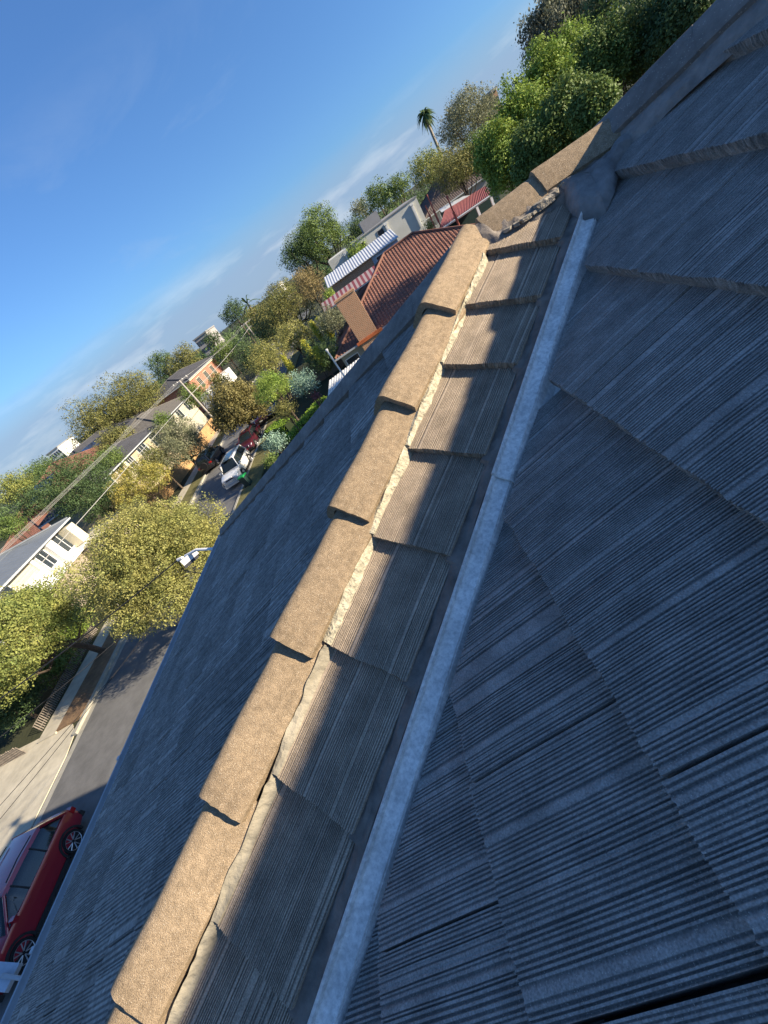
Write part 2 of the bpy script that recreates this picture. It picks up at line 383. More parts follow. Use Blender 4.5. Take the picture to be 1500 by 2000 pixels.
# --- caps
def cap_mesh(length, hw, crest, rnd, th=0.024, seed=0, rake=0.30, edge=0.018, flat=0.35, nx=26, ny=22, taper=0.0, endlift=0.0):
    """cap in local axes: x across, y up the hip (0 = lower end), z up; sides fall at slope rake; crest is the height of the crown"""
    bm = bmesh.new(); ph = rnd.uniform(0, 9)
    def prof(t):                # t -1..1
        a = abs(t); x = hw*t
        # rounded V
        rr = 0.24; zz = crest - (crest+rake*hw-edge)*(math.sqrt(a*a+rr*rr)-rr)/(math.sqrt(1+rr*rr)-rr)
        if a > .93: zz -= 0.004*((a-.93)/.07)**2
        return x, zz
    G = []
    for j in range(ny):
        y = length*j/(ny-1); row = []
        for i in range(nx):
            t = -1+2*i/(nx-1); x, zz = prof(t); s = 1-taper*y/length
            e = (rnd.uniform(-1, 1)*0.0012 + 0.0006*math.sin(ph+x*60)) if j == 0 else 0
            zz2 = zz + (-.0012 if j == 0 else 0) + rnd.uniform(-.0004, .0004) + 0.0012*math.sin(ph+y*16+x*20)
            row.append(bm.verts.new((x*s+0.0012*math.sin(y*25+ph), y+e, zz2)))
        G.append(row)
    U = []
    for j in (0, ny-1):
        row = []
        for i in range(nx):
            t = -1+2*i/(nx-1); x, zz = prof(t); row.append(bm.verts.new((x*(1-th/hw*.6), length*j/(ny-1)+(0.002 if j == 0 else 0), zz-th-0.002)))
        U.append(row)
    for j in range(ny-1):
        for i in range(nx-1): bm.faces.new((G[j][i], G[j][i+1], G[j+1][i+1], G[j+1][i]))
    for i in range(nx-1):
        bm.faces.new((G[0][i], U[0][i], U[0][i+1], G[0][i+1])); bm.faces.new((G[-1][i], G[-1][i+1], U[1][i+1], U[1][i])); bm.faces.new((U[0][i], U[1][i], U[1][i+1], U[0][i+1]))
    for i in (0, nx-1): bm.faces.new([G[j][i] for j in range(ny)]+[U[1][i], U[0][i]])
    return bmme(bm, 'hip_cap')
def place_cap(name, lower, axis, length, hw, crest, m, seed, parent, tilt=0.0, yaw=0.0, **kw):
    ax = Vector(axis).normalized(); x = ax.cross(Vector((0, 0, 1))).normalized(); n = x.cross(ax).normalized()
    rr = random.Random(seed); me = cap_mesh(length, hw, crest, rr, **kw)
    mw = frame(Vector(lower), x, ax, n) @ Matrix.Rotation(-tilt, 4, 'X') @ Matrix.Rotation(yaw, 4, 'Z')
    o = obj(name, me, m, parent, mw, True)
    return o
LC = 0.39
caps = obj('hip_capping', None, None, house); tag(caps, 'row of rounded brown concrete caps, sunlit, running down the near hip')
HWC, QC = 0.098, 1.435                    # half width, crest position
for t in range(0, 7):
    u = 1.5103+0.0695 - t*LC/1.4769
    Pc = W(u, u-QC, zB(u, 0)+0.025)
    place_cap('ridge_cap', Pc, dv, 0.435 if t else 0.425, HWC, 0.050, CAP_M, 20+t, caps, yaw=[.012, -.010, .006, -.014, .010, -.006, .008][t], tilt=0.082, rake=0.30, edge=0.012)
# ridge caps between the apex and the main roof
rdir = (1, 0, 0)
place_cap('ridge_cap', W(1.865, 0.475, -0.2535), (1, 0, 0.02), 0.33, 0.088, 0.046, CAP_M, 40, caps, rake=0.36, edge=0.012)
place_cap('ridge_cap', W(1.865, 0.700, -0.232), (1, 0, -0.02), 0.38, 0.088, 0.046, CAP_M, 41, caps, rake=0.36, edge=0.012)
# main hip caps (grey, in shade)
hdir = Vector((1, -1, T)).normalized()
mcaps = obj('hip_capping', None, None, house); tag(mcaps, 'grey shaded caps on the main hip at the upper right')
for t in range(0, 13):
    k = t*0.39/1.4769-0.085
    u, v = 1.905-k, 0.985+k
    dip = float(np.interp(k, [0, .45, .8, 1.3, 2.5, 4], [0, 0, -.018, -.015, -.012, -.012]))  # upper caps out of view lowered to set where their shadow falls
    place_cap('ridge_cap', W(u, v, -0.2615+T*k+0.012+dip), hdir, 0.43, 0.088, 0.062, GREYCAP_M, 60+t, mcaps, rake=0.30, edge=0.030)
# far hip of slope C
AP = Vector(W(1.865, 0.435, -0.275)); CO = Vector(W(5.62, -3.76, zC(5.62, -3.76)+0.0))
fdir = (AP-CO).normalized(); Lf = (AP-CO).length; nf = int(Lf/0.39)
fcaps = obj('hip_capping', None, None, house); tag(fcaps, 'grey caps with crumbling bedding on the far hip of the shaded slope')
for t in range(nf):
    place_cap('ridge_cap', CO+fdir*(t*0.39+0.1), fdir, min(0.43, Lf-t*.39-.18), 0.10, 0.060, GREYCAP_M, 90+t, fcaps, rake=0.33, edge=0.026, nx=16, ny=8)
# --- pointing between caps and strip tiles
U0, USW = 1.72, 0.757
def capq(u): return 1.304
def footq(u): return 1.272+0.018*min(1, max(0, (u-.5)/1.0)) + vn(u, .006, 14, 1) + vn(u, .003, 55, 2)
def pcols(g=0):
    return [lambda u: (1.306 if g else 1.36, -0.015), lambda u: (1.3055-.003*g if g else 1.315, (0.001 if g else .006)+vn(u, .002, 45, 3)), lambda u: (capq(u)-.004-.003*g+vn(u, .004, 30, 4)+vn(u, .003, 90, 5), 0.009+vn(u, .004, 35, 6)),
            lambda u: (.4*capq(u)+.6*footq(u)+nz(u, .003, 19, 5), 0.006+hB(u)*.45+nz(u, .002, 21, 3)), lambda u: (footq(u), hB(u)+0.003+nz(u, .001, 40)), lambda u: (footq(u)-.003, hB(u)-0.010)]
o = sweep('pointing', CREAM_M, house, USW+0.004, 1.72, 500, pcols(), False); tag(o, 'cream flexible pointing under the upper caps')
o = sweep('pointing', GREY_M, house, -0.75, USW, 600, pcols(1), False); tag(o, 'grey cracked pointing under the lower caps')
# --- bedding under the main hip caps and the lump at the junction
def patch(name, m, parent, outline, base, h, seed, rings=9, amp=0.004, sub=8):
    """rough mound over a closed outline (u,v); base(u,v) gives the supporting surface"""
    rr = random.Random(seed); P = []
    n = len(outline)
    for i in range(n):
        a, b = outline[i], outline[(i+1) % n]
        for s in range(sub): P.append((a[0]+(b[0]-a[0])*s/sub, a[1]+(b[1]-a[1])*s/sub))
    cu = sum(p[0] for p in P)/len(P); cv = sum(p[1] for p in P)/len(P); V = []; Fc = []; k = len(P)
    for r in range(rings):
        f = 1-r/rings
        hh = h*math.sin(min(1, (1-f)*2.2)*math.pi/2)
        for i, p in enumerate(P):
            jit = 0.0035*math.sin(i*1.3+seed)+0.0025*math.sin(i*2.9) if r == 0 else 0
            u = cu+(p[0]-cu)*(f+jit*2); v = cv+(p[1]-cv)*(f+jit*2)
            V.append(W(u, v, base(u, v)+hh-(0.012 if r == 0 else 0)+(rr.uniform(-amp, amp)*0.4+amp*math.sin(u*40+seed)*math.cos(v*35) if r else 0)))
    V.append(W(cu, cv, base(cu, cv)+h))
    for r in range(rings-1):
        for i in range(k): Fc.append((r*k+i, r*k+(i+1) % k, (r+1)*k+(i+1) % k, (r+1)*k+i))
    for i in range(k): Fc.append(((rings-1)*k+i, (rings-1)*k+(i+1) % k, rings*k))
    return obj(name, mesh(name, V, Fc), m, parent, None, True)
mx = lambda u, v: max(zA(u, v), zB(u, v))-0.012
def uvB(px, py, off=0.0):
    r = ray(px, py); t = (cB+off)/(r[2]-T*r[1]); return (r[1]*t, r[0]*t)
def uvA(px, py, off=0.0):
    r = ray(px, py); t = (cA+off)/(r[2]-T*r[0]); return (r[1]*t, r[0]*t)
lump = [uvB(1128, 427), uvB(1108, 405), uvB(1095, 375), uvB(1078, 372), uvB(1095, 350, .02), uvB(1130, 330, .04), uvB(1162, 300, .04), (1.80, 1.03), (1.74, 0.99), (1.70, 0.905), uvA(1196, 362), uvA(1180, 398)]
patch('mortar_patch', LUMP_M, house, lump, mx, 0.040, 5, amp=0.004)
V = []; Fc = []; n = 260
for i in range(n):
    k = -0.06+3.3*i/(n-1); sg = float(np.interp(k, [0, .45, .8, 1.3, 2.5, 4], [0, 0, -.018, -.015, -.012, -.012]))  # bedding follows the lowering shaped for the caps' shadow
    for S, h in ((2.90, 0.035), (2.815, 0.030), (2.79, 0.026), (2.757, 0.016), (2.72, 0.004), (2.705, -0.02)):
        S += 0.004*math.sin(k*23+S*40)+0.003*math.sin(k*61+S*90); u = (S+0.915)/2-k; v = (S-0.915)/2+k
        V.append(W(u, v, zA(u, v)+h+(sg if h > .02 else 0)+0.003*math.sin(k*37+S*70)))
for i in range(n-1):
    for j in range(5): Fc.append((i*6+j, i*6+j+1, (i+1)*6+j+1, (i+1)*6+j))
obj('bedding', mesh('bedding', V, Fc), LUMP_M, house, None, True)
# broken bedding stones below the ridge caps
for k, (px, py, s) in enumerate([(1062, 400, .040), (1083, 382, .030), (1096, 366, .024), (1028, 430, .022), (1010, 441, .018), (992, 452, .018), (1044, 418, .016)]):
    u, v = uvB(px, py); bm = bmesh.new(); bmesh.ops.create_icosphere(bm, subdivisions=3, radius=1); rr = random.Random(k)
    for vt in bm.verts:
        d = vt.co.normalized(); f = 1+0.22*math.sin(d.x*5+k)*math.cos(d.y*4+k)+0.12*math.sin(d.z*9+k*2)+rr.uniform(-.05, .05)
        vt.co = Vector((max(-.75, min(.75, d.x*f))*s*1.15, max(-.7, min(.7, d.y*f))*s*.8, max(-.6, min(.55, d.z*f))*s*.55))
    me = bmme(bm, 'bedding_stone'); obj('bedding_stone', me, STONE_M, house, Matrix.Translation(W(u, v, zB(u, 0)+0.006)) @ Matrix.Rotation(k*1.1, 4, 'Z'))
# ridge bedding strip
V = []; Fc = []; n = 120
for i in range(n):
    v = 0.42+0.62*i/(n-1)
    for uu, h in ((1.84, 0.03), (1.785, 0.014), (1.768, 0.004), (1.752, -0.006), (1.742, -0.02)):
        uu += .004*math.sin(v*50+uu*60)+.003*math.sin(v*131+uu*20); V.append(W(uu, v, zB(uu, v)+h+.004*math.sin(v*77+uu*90)))
for i in range(n-1):
    for j in range(4): Fc.append((i*5+j, i*5+j+1, (i+1)*5+j+1, (i+1)*5+j))
obj('bedding', mesh('bedding', V, Fc), DARKMORT_M, house)
# cream joint where the hip caps meet the ridge cap
mb = MB(); mb.tube([atY(905, 446, 1.87), atY(925, 452, 1.84), atY(931, 466, 1.81), atY(943, 482, 1.79), atY(940, 500, 1.77)], .007, 8); mb.build('pointing', CREAM_M, house, None, True)
# --- slope C
rc = random.Random(5); bmC = bmesh.new(); bmC.verts.layers.float.new('groove_shade')
nC = Vector((-TC, -GC, 1)).normalized(); upC = Vector((1, 0, TC)).normalized(); acC = Vector((0, -1, -GC)).normalized()
csC = math.cos(math.atan(TC)); k = 0
while True:
    vb = -3.70 + k*0.305*csC
    if vb > 0.5: break
    ph = rc.uniform(0, 0.286) if k % 2 else rc.uniform(0, .05)+.14
    for i in range(-12, 24):
        ul = ph+i*0.286
        if ul-0.286-vb > 0 and False: pass
        vc = vb+.14; uc = ul-.143
        if uc-vc < 1.40-.33 or uc+vc*1.0 > 2.75: continue
        prof = ribs(0.279, rc, 2.2)
        bm = tile_bm(0.277, 0.345, 0.036, prof, rc, rows=2, rough=0.002, drop=0.036*0.345/0.305)
        O = W(ul, vb+rc.uniform(-.003, .003), 0); O.z = H+zC(ul, O.x); O += nC*rc.uniform(-.002, .004)
        m = frame(O, acC, upC, nC) @ Matrix.Rotation(rc.uniform(-.006, .006), 4, 'Z'); bm.transform(m)
        if abs(uc-vc-1.43) < .6: cut(bm, W(1.40, 0, 0), Vector((1, -1, 0)))
        fn = Vector((AP-CO).cross(Vector((0, 0, 1)))).normalized()
        if (Vector((vc, uc, 0))-Vector((AP.x, AP.y, 0))).dot(fn) > -.45 or True:
            side = -1 if (W(1.6, -1.5, 0)-AP).dot(fn) > 0 else 1
            cut(bm, AP, fn*side)
        if len(bm.faces) < 3 or max(x.co.y-x.co.x for x in bm.verts) < 1.38 or min(x.co.y-x.co.x for x in bm.verts) < 1.36: bm.free(); continue
        me = bpy.data.meshes.new('t'); bm.to_mesh(me); bm.free(); bmC.from_mesh(me); bpy.data.meshes.remove(me)
    k += 1
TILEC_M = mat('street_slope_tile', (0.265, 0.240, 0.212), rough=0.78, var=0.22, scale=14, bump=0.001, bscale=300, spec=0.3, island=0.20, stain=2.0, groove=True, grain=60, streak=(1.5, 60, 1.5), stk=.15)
o = obj('roof_slope', bmme(bmC, 'roof_slope'), TILEC_M, house); tag(o, 'shaded street-side slope seen at a glancing angle, falling to the gutter')
# underlay decks just below the tiles, and the slopes facing away
mb = MB()
def deck(pts, zf, d=-0.075):
    P = [W(u, v, zf(u, v)+d) for u, v in pts]; mb.prism(P, (0, 0, -0.03))
eC = -3.68
deck([(eC+0.80, eC), (-3.0, -3.6), (-3.0, 6.0), (-3.0+0.2, 5.6), (1.88, 0.98)], zA, -.10)
deck([(eC+.845, eC), (1.85, 1.0), (1.83, .42), (eC+1.42, eC)], zB, -.07)
deck([(eC+1.44, eC), (1.82, .38), (5.5, eC)], zC, -.06)
mb.build('roof_deck', DARKMORT_M, house)
zD = lambda u, v: -0.262-T*(u-1.865)
DV = [AP+Vector((0, 0, -.05)), CO+Vector((0, 0, -.06)), W(5.62, 8.5, zC(5.62, -3.76)-.06), W(-2.6, 8.5, zD(-2.6, 0)-.05), W(-2.6, 5.5, zD(-2.6, 0)-.05), W(1.93, 1.0, -.31)]
obj('roof_slope', mesh('roof_slope', DV, [(0, 1, 2), (0, 2, 5), (5, 2, 3), (5, 3, 4)]), TILE_M, house)
# flashing edge, gutter, fascia, walls
GUT_M = mat('gutter_paint', (0.42, 0.44, 0.45), rough=0.4, var=0.1, spec=0.5)
mb = MB()
zE = lambda u: zC(u, eC)-.045
ul = [-3.2+0.2*i for i in range(45)]
sec = [(-.005, -.02), (-.03, -.075), (-.11, -.075), (-.135, -.02), (-.135, .012), (-.145, .016), (-.152, .010), (-.15, -.03), (-.12, -.09), (-.02, -.09)]
V = []; Fc = []
for u in ul:
    for a, b in sec: V.append(W(u, eC+a, zE(u)+b))
kk = len(sec)
for i in range(len(ul)-1):
    for j in range(kk-1): Fc.append((i*kk+j, i*kk+j+1, (i+1)*kk+j+1, (i+1)*kk+j))
obj('gutter', mesh('gutter', V, Fc), GUT_M, house)
for u in (0.95, 2.15): MB().box(W(u, eC-.145, zE(u)+.016), (.03, .035, .012)).build('gutter_clip', GUT_M, house)
BR_M = mat('our_brick', (0.30, 0.20, 0.13), rough=0.9, var=0.2, scale=20)
mb = MB()
mb.prism([(-3.2, -3.0, 0), (-3.2, 5.15, 0), (8.0, 5.15, 0), (8.0, -3.0, 0)], (0, 0, H-2.35)); mb.build('wall', BR_M, house)
mb = MB(); mb.b2((-3.68, -3.1, H-2.42), (-3.2, 5.3, H-2.36)); mb.b2((-3.70, -3.1, H-2.42), (-3.675, 5.5, H-2.2)); mb.build('soffit', WHITE_M, house)
#@@BACKGROUND
# ================================================================== GROUND AND STREET
ASPH_M = mat('asphalt', (0.15, 0.148, 0.142), rough=0.9, var=0.18, scale=1.2, bump=0.002, bscale=60, speck=0.1, sscale=60, stain=0.25)
CONC_M = mat('concrete_path', (0.50, 0.45, 0.34), rough=0.9, var=0.12, scale=2.5, stain=0.6)
KERB_M = mat('kerb', (0.36, 0.34, 0.28), rough=0.9, var=0.15, scale=3)
DIRT_M = mat('mulch', (0.16, 0.10, 0.06), rough=1, var=0.5, scale=4, bump=0.03, bscale=14, col2=(0.26, 0.17, 0.09), stain=1.2)
GRASS_M = mat('dry_grass', (0.10, 0.10, 0.035), rough=1, var=0.4, scale=3, bump=0.03, bscale=25, col2=(0.17, 0.15, 0.06), stain=0.5)
GROUND_M = mat('garden_ground', (0.030, 0.034, 0.016), rough=1, var=0.4, scale=0.25, bump=0.05, bscale=4, col2=(0.055, 0.06, 0.026), stain=0.05)
# --- one ground sheet to the horizon
g = MB(); g.add([(-3000, -3000, -.012), (3000, -3000, -.012), (3000, 3000, -.012), (-3000, 3000, -.012)], [(0, 1, 2, 3)])
tag(g.build('ground', GROUND_M), kind='structure')
def KL(y): return -20.9-0.075*y if y < 22 else -22.55-0.055*(y-22)      # left kerb line
def KR(y): return -15.7-0.012*y
def band(name, m, f0, f1, ys, z0):
    V = []; Fc = []
    for i, y in enumerate(ys): V += [(f0(y), y, z0), (f1(y), y, z0)]
    for i in range(len(ys)-1): Fc.append((2*i, 2*i+1, 2*i+3, 2*i+2))
    o = obj(name, mesh(name, V, Fc), m); return tag(o, kind='structure')
ys = [-12+2*i for i in range(80)]
band('road', ASPH_M, lambda y: KL(y), lambda y: KR(y), ys, 0.0)
# driveway crossing on the left, then nature strip, footpath
V = []
def raised(name, m, poly, h): 
    mb = MB(); mb.prism([(x, y, 0.002) for x, y in poly], (0, 0, h)); return tag(mb.build(name, m), kind='structure')
def strip_poly(f0, f1, y0, y1, n=8): 
    yy = [y0+(y1-y0)*i/n for i in range(n+1)]
    return [(f0(y), y) for y in yy]+[(f1(y), y) for y in reversed(yy)]
raised('driveway', CONC_M, [(KL(-4), -4), (KL(11.4), 11.4), (-22.1, 12.6), (-22.8, 13.3), (-24.0, 13.5), (-34, 13.9), (-34, -4)], 0.035)
raised('footpath', CONC_M, strip_poly(lambda y: KL(y)-2.0, lambda y: KL(y)-3.35, 13.2, 70), 0.11)
raised('nature_strip', DIRT_M, [(KL(13.2)-.35, 13.4), (KL(13.2)-1.98, 13.3), (KL(30)-1.98, 30), (KL(30)-.2, 30), (KL(14.4)-.2, 14.4)], 0.13)
raised('verge', GRASS_M, strip_poly(lambda y: KL(y)-.2, lambda y: KL(y)-1.98, 30, 80), 0.12)
raised('verge', GRASS_M, strip_poly(lambda y: KR(y)+.18, lambda y: KR(y)+2.0, -10, 80), 0.12)
raised('kerb', KERB_M, [(KL(11.4), 11.4), (-22.1, 12.6), (-22.8, 13.3), (-22.75, 13.5), (-21.9, 12.8), (KL(14.4)+.02, 14.6)]+[(KL(y)+.02, y) for y in (20, 24, 30, 50, 80)]+[(KL(y)-.19, y) for y in (80, 50, 30, 24, 20, 14.8)]+[(-22.2, 13.35), (-22.6, 13.8), (-23.2, 13.7)] if False else strip_poly(lambda y: KL(y)+.05, lambda y: KL(y)-.19, 12.4, 80, 20), 0.14)
raised('kerb', KERB_M, strip_poly(lambda y: KR(y)+.17, lambda y: KR(y)-.05, -10, 80, 16), 0.14)
band('gutter_channel', KERB_M, lambda y: KL(y)+.06, lambda y: KL(y)+.40, ys, 0.004)
raised('front_lawn', GRASS_M, [(-25, 3), (-34, 3), (-34, 9.4), (-25, 9.4)], 0.05)

# ================================================================== VEGETATION
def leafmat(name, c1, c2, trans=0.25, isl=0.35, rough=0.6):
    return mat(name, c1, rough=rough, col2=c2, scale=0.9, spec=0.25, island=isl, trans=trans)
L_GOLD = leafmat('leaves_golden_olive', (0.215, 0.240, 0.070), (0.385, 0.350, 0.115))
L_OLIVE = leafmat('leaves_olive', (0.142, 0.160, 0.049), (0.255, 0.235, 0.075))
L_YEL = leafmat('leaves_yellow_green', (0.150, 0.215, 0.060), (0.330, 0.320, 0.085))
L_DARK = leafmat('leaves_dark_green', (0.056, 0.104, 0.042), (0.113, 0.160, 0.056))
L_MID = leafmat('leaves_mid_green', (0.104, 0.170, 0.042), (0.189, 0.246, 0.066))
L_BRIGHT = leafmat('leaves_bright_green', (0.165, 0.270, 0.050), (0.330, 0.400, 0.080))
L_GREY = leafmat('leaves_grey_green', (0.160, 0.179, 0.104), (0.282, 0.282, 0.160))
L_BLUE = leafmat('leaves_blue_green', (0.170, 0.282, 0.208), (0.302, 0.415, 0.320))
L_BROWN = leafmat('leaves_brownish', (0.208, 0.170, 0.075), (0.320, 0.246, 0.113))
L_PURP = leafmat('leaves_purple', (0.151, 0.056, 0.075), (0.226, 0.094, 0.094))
BARK_M = mat('bark', (0.10, 0.075, 0.055), rough=0.95, var=0.3, scale=6, bump=0.02, bscale=18)
PALEBARK_M = mat('pale_bark', (0.30, 0.26, 0.20), rough=0.95, var=0.25, scale=6, bump=0.015, bscale=18)
def leaves(clumps, n, size, seed, fill=0.35, up=0.35, spread=0.75, slim=0.55, droop=0.0):
    g = np.random.default_rng(seed); C = np.array([c[:3] for c in clumps]); Rr = np.array([c[3] for c in clumps]); Rz = np.array([c[4] if len(c) > 4 else c[3] for c in clumps])
    pr = Rr**1.3*Rz**.7; pr /= pr.sum(); nt_ = max(1, n//9); tw = g.integers(0, nt_, n); idx = g.choice(len(C), nt_, p=pr)[tw]
    d = g.normal(size=(nt_, 3))[tw]; d /= np.linalg.norm(d, axis=1)[:, None]
    r = 1-fill*(g.random(nt_)**1.8)[tw]
    r *= 1+0.10*np.sin(d[:, 0]*7+idx)*np.sin(d[:, 1]*6+2*idx)+0.07*np.sin(d[:, 2]*9+idx)
    P = C[idx]+d*(np.stack([Rr[idx], Rr[idx], Rz[idx]], 1))*r[:, None]+g.normal(size=(n, 3))*size*1.15
    nn = d+g.normal(size=(nt_, 3))[tw]*spread*.8+g.normal(size=(n, 3))*spread*.6; nn[:, 2] += up; nn /= np.linalg.norm(nn, axis=1)[:, None]
    a = np.cross(nn, g.normal(size=(n, 3))); a[:, 2] -= droop; a /= np.linalg.norm(a, axis=1)[:, None]; b = np.cross(nn, a)
    s = size*(0.55+0.9*g.random(n))[:, None]
    V = np.stack([P-a*s*.5, P+b*s*.5*slim+nn*s*.06, P+a*s*.5, P-b*s*.5*slim+nn*s*.06], 1).reshape(-1, 3)
    return V, np.arange(n*4).reshape(-1, 4)
def clumpset(R_, Rz, k, seed, cr=0.42, shell=0.66, lower=-0.55):
    g = random.Random(seed); out = [(0, 0, 0, R_*.62, Rz*.62)]
    for i in range(k):
        zc = lower+(1-lower)*((i+.5)/k); a = i*2.39996+g.uniform(-.3, .3); rr = math.sqrt(max(0, 1-zc*zc))
        f = shell*g.uniform(.72, 1.26); c = cr*g.uniform(.55, 1.45)
        out.append((rr*math.cos(a)*R_*f, rr*math.sin(a)*R_*f, zc*Rz*f, R_*c, min(R_, Rz)*c*g.uniform(.75, 1)))
    return out
def tree(name, label, cat, base, cz, R_, Rz, lm, size, n, seed, group=None, k=26, cr=0.42, trunk=0.0, tm=None, lean=(0, 0), limbs=5, pts=None, **kw):
    t = empty(name, (base[0], base[1], 0), label, cat, group)
    mw = WM[t.name]
    cl = pts if pts else clumpset(R_, Rz, k, seed, cr)
    cl = [(c[0]+lean[0], c[1]+lean[1], c[2]+cz) + tuple(c[3:]) for c in cl]
    V, Fq = leaves(cl, n, size, seed, **kw)
    V[:, 2] = np.maximum(V[:, 2], 0.03)
    obj('crown', npmesh('crown', V, Fq), lm, t, mw)
    tr = trunk or max(.05, R_*.07)
    mb = MB(); g = random.Random(seed+5)
    top = cz-Rz*.25
    if top > 0.3:
        pts_ = [(0, 0, -.05), (lean[0]*.15, lean[1]*.15, top*.3), (lean[0]*.5+g.uniform(-.1, .1), lean[1]*.5, top*.7), (lean[0]*.9, lean[1]*.9, top)]
        mb.tube(pts_, tr, 8, r2=tr*.6)
        for i in range(limbs):
            c = cl[1+(i*5) % max(1, len(cl)-1)]; st = Vector(pts_[2]); en = Vector(c[:3]); mid = (st+en)/2+Vector((g.uniform(-.2, .2), g.uniform(-.2, .2), -.15*R_))
            mb.tube([st, mid, en], tr*.5, 6, r2=tr*.15)
        mb.build('trunk', tm or BARK_M, t, mw, True)
    return t
def tpx(name, label, cat, px, py, Y, rpx, lm, seed, rz=1.0, size=None, n=None, up_z=None, group=None, dens=1.0, **kw):
    """tree whose crown centre stands Y metres up the street; its size follows from that distance"""
    P = atY(px, py, Y); m = mpp(px, py, Y); R_ = rpx*m
    dist = math.hypot(P.x, P.y); size = size or max(0.10, dist*0.0025); Rz = R_*rz
    n = n or int(min(46000, dens*2.3*4*math.pi*R_*R_*max(.6, rz)*1.5/(size*size*.5)*.42))
    cz = P.z if up_z is None else up_z
    return tree(name, label, cat, (P.x, P.y), max(cz, Rz*.6), R_, Rz, lm, size, n, seed, group, **kw)
tpx('garden_tree', 'olive tree in front of the long house, left of the wispy grey-green tree', 'tree', 305, 905, 41, 30, L_OLIVE, 101, k=20)
tpx('garden_tree', 'green tree at the left end of the long house beside the round dark tree', 'tree', 216, 905, 47, 32, L_MID, 102, k=20)
tpx('garden_tree', 'leafy tree hiding the porch of the cream house', 'tree', 322, 826, 57, 22, L_MID, 103, k=18)
tpx('garden_tree', 'olive tree between the golden ball tree and the brick house porch', 'tree', 428, 748, 75, 22, L_OLIVE, 104, k=16)
tpx('garden_tree', 'green tree below the grey apartment block', 'tree', 440, 690, 105, 24, L_MID, 105, k=16)
tpx('garden_tree', 'olive tree right of the feather palm on the skyline', 'tree', 505, 625, 105, 26, L_OLIVE, 106, k=16)
tpx('garden_tree', 'dark green tree between the white block and the skyline pair', 'tree', 700, 452, 95, 26, L_DARK, 107, k=16)
# near side
tpx('street_tree', 'large round golden-olive tree beside the road, just past the gutter', 'tree', 314, 1102, 16.0, 158, L_GOLD, 1, rz=.93, size=.08, n=130000, k=110, cr=.20, limbs=8, tm=PALEBARK_M)
# far side of the street, near the driveway
tree('street_tree', 'spreading yellow-green tree with forked dark trunk on the mulched strip', 'tree', (-23.75, 18.2), 4.4, 4.1, 2.4, L_YEL, .10, 70000, 2, k=90, cr=.20, trunk=.19, lean=(1.1, -2.9), limbs=8)
tree('hedge_shrub', 'bright lime shrub behind the forked trunk beside the footpath', 'shrub', (-27.4, 21.2), 1.3, 1.35, 1.2, L_BRIGHT, .12, 6000, 3, k=12)
tree('hedge_shrub', 'dark glossy shrub at the left edge beside the footpath', 'shrub', (-27.6, 15.6), 1.4, 1.6, 1.4, L_DARK, .12, 8000, 4, k=14)
tree('hedge_shrub', 'mid green shrub under the yellow-green tree next to the dark glossy one', 'shrub', (-27.2, 18.4), 1.2, 1.4, 1.3, L_MID, .12, 7000, 44, k=14)
tpx('garden_tree', 'dense dark green round tree behind the grey metal roof', 'tree', 150, 950, 39, 74, L_DARK, 6, rz=.95, k=34, cr=.33, dens=.9)
tpx('garden_tree', 'dark green tree right of the grey roof end, lower neighbour of the round one', 'tree', 205, 985, 36, 40, L_DARK, 7, rz=.9, k=20)
tpx('garden_tree', 'small dark tree at the left edge above the grey roof', 'tree', 22, 1030, 36, 30, L_MID, 8, k=18)
tpx('garden_tree', 'yellow-green tree at the left edge against the low clouds', 'tree', 30, 958, 62, 42, L_YEL, 9, rz=.8, k=20)
tpx('garden_tree', 'yellow-green tree left of the red roof with solar panels', 'tree', 78, 930, 68, 38, L_MID, 10, rz=.8, k=20)
tpx('garden_tree', 'dark tree between the yellow-green trees and the small red roof', 'tree', 72, 985, 50, 36, L_DARK, 45, rz=.9, k=20)
tpx('garden_tree', 'bushy tree with orange-yellow tips and bare lower branches behind the timber wall', 'tree', 272, 945, 36, 60, leafmat('leaves_autumn', (0.189, 0.226, 0.056), (0.452, 0.358, 0.085)), 11, rz=.8, k=30, cr=.28)
tpx('garden_tree', 'wispy grey-green tree above the orange timber wall', 'tree', 350, 872, 43, 60, L_GREY, 12, rz=.9, k=34, cr=.26, droop=.6)
tpx('street_tree', 'ball-shaped golden-brown tree overhanging the parked cars', 'tree', 462, 797, 43, 62, leafmat('leaves_golden_brown', (0.155, 0.145, 0.05), (0.27, 0.225, 0.085)), 13, rz=.95, size=.17, n=30000, k=44, cr=.26)
tpx('garden_shrub', 'small leafy tree at the foot of the nearer power pole', 'tree', 378, 775, 58, 27, L_MID, 14)
tpx('garden_tree', 'big olive tree on the skyline left of the long house', 'tree', 195, 828, 80, 54, L_OLIVE, 15, rz=.9, k=26)
tpx('garden_tree', 'taller olive tree on the skyline touching the dark house roof', 'tree', 258, 785, 84, 62, L_OLIVE, 16, rz=.9, k=30)
tpx('garden_tree', 'lower olive tree in front of the two skyline trees', 'tree', 232, 862, 62, 44, L_OLIVE, 46, rz=.8, k=20)
tpx('conifer', 'dark blue-green conifer on the skyline with a ragged left side', 'tree', 316, 716, 125, 27, L_DARK, 17, rz=1.1, k=16, droop=1)
tpx('garden_tree', 'dark olive tree on the skyline right of the ragged conifer', 'tree', 356, 706, 120, 32, L_OLIVE, 18, rz=.8, k=20)
tpx('garden_tree', 'fresh green tree between the golden ball tree and the blue-green ball', 'tree', 533, 758, 35, 46, L_BRIGHT, 19, rz=.8, k=34, cr=.28, droop=.8)
tpx('garden_shrub', 'small rounded golden shrub under the fresh green tree', 'shrub', 555, 802, 30, 22, L_OLIVE, 20)
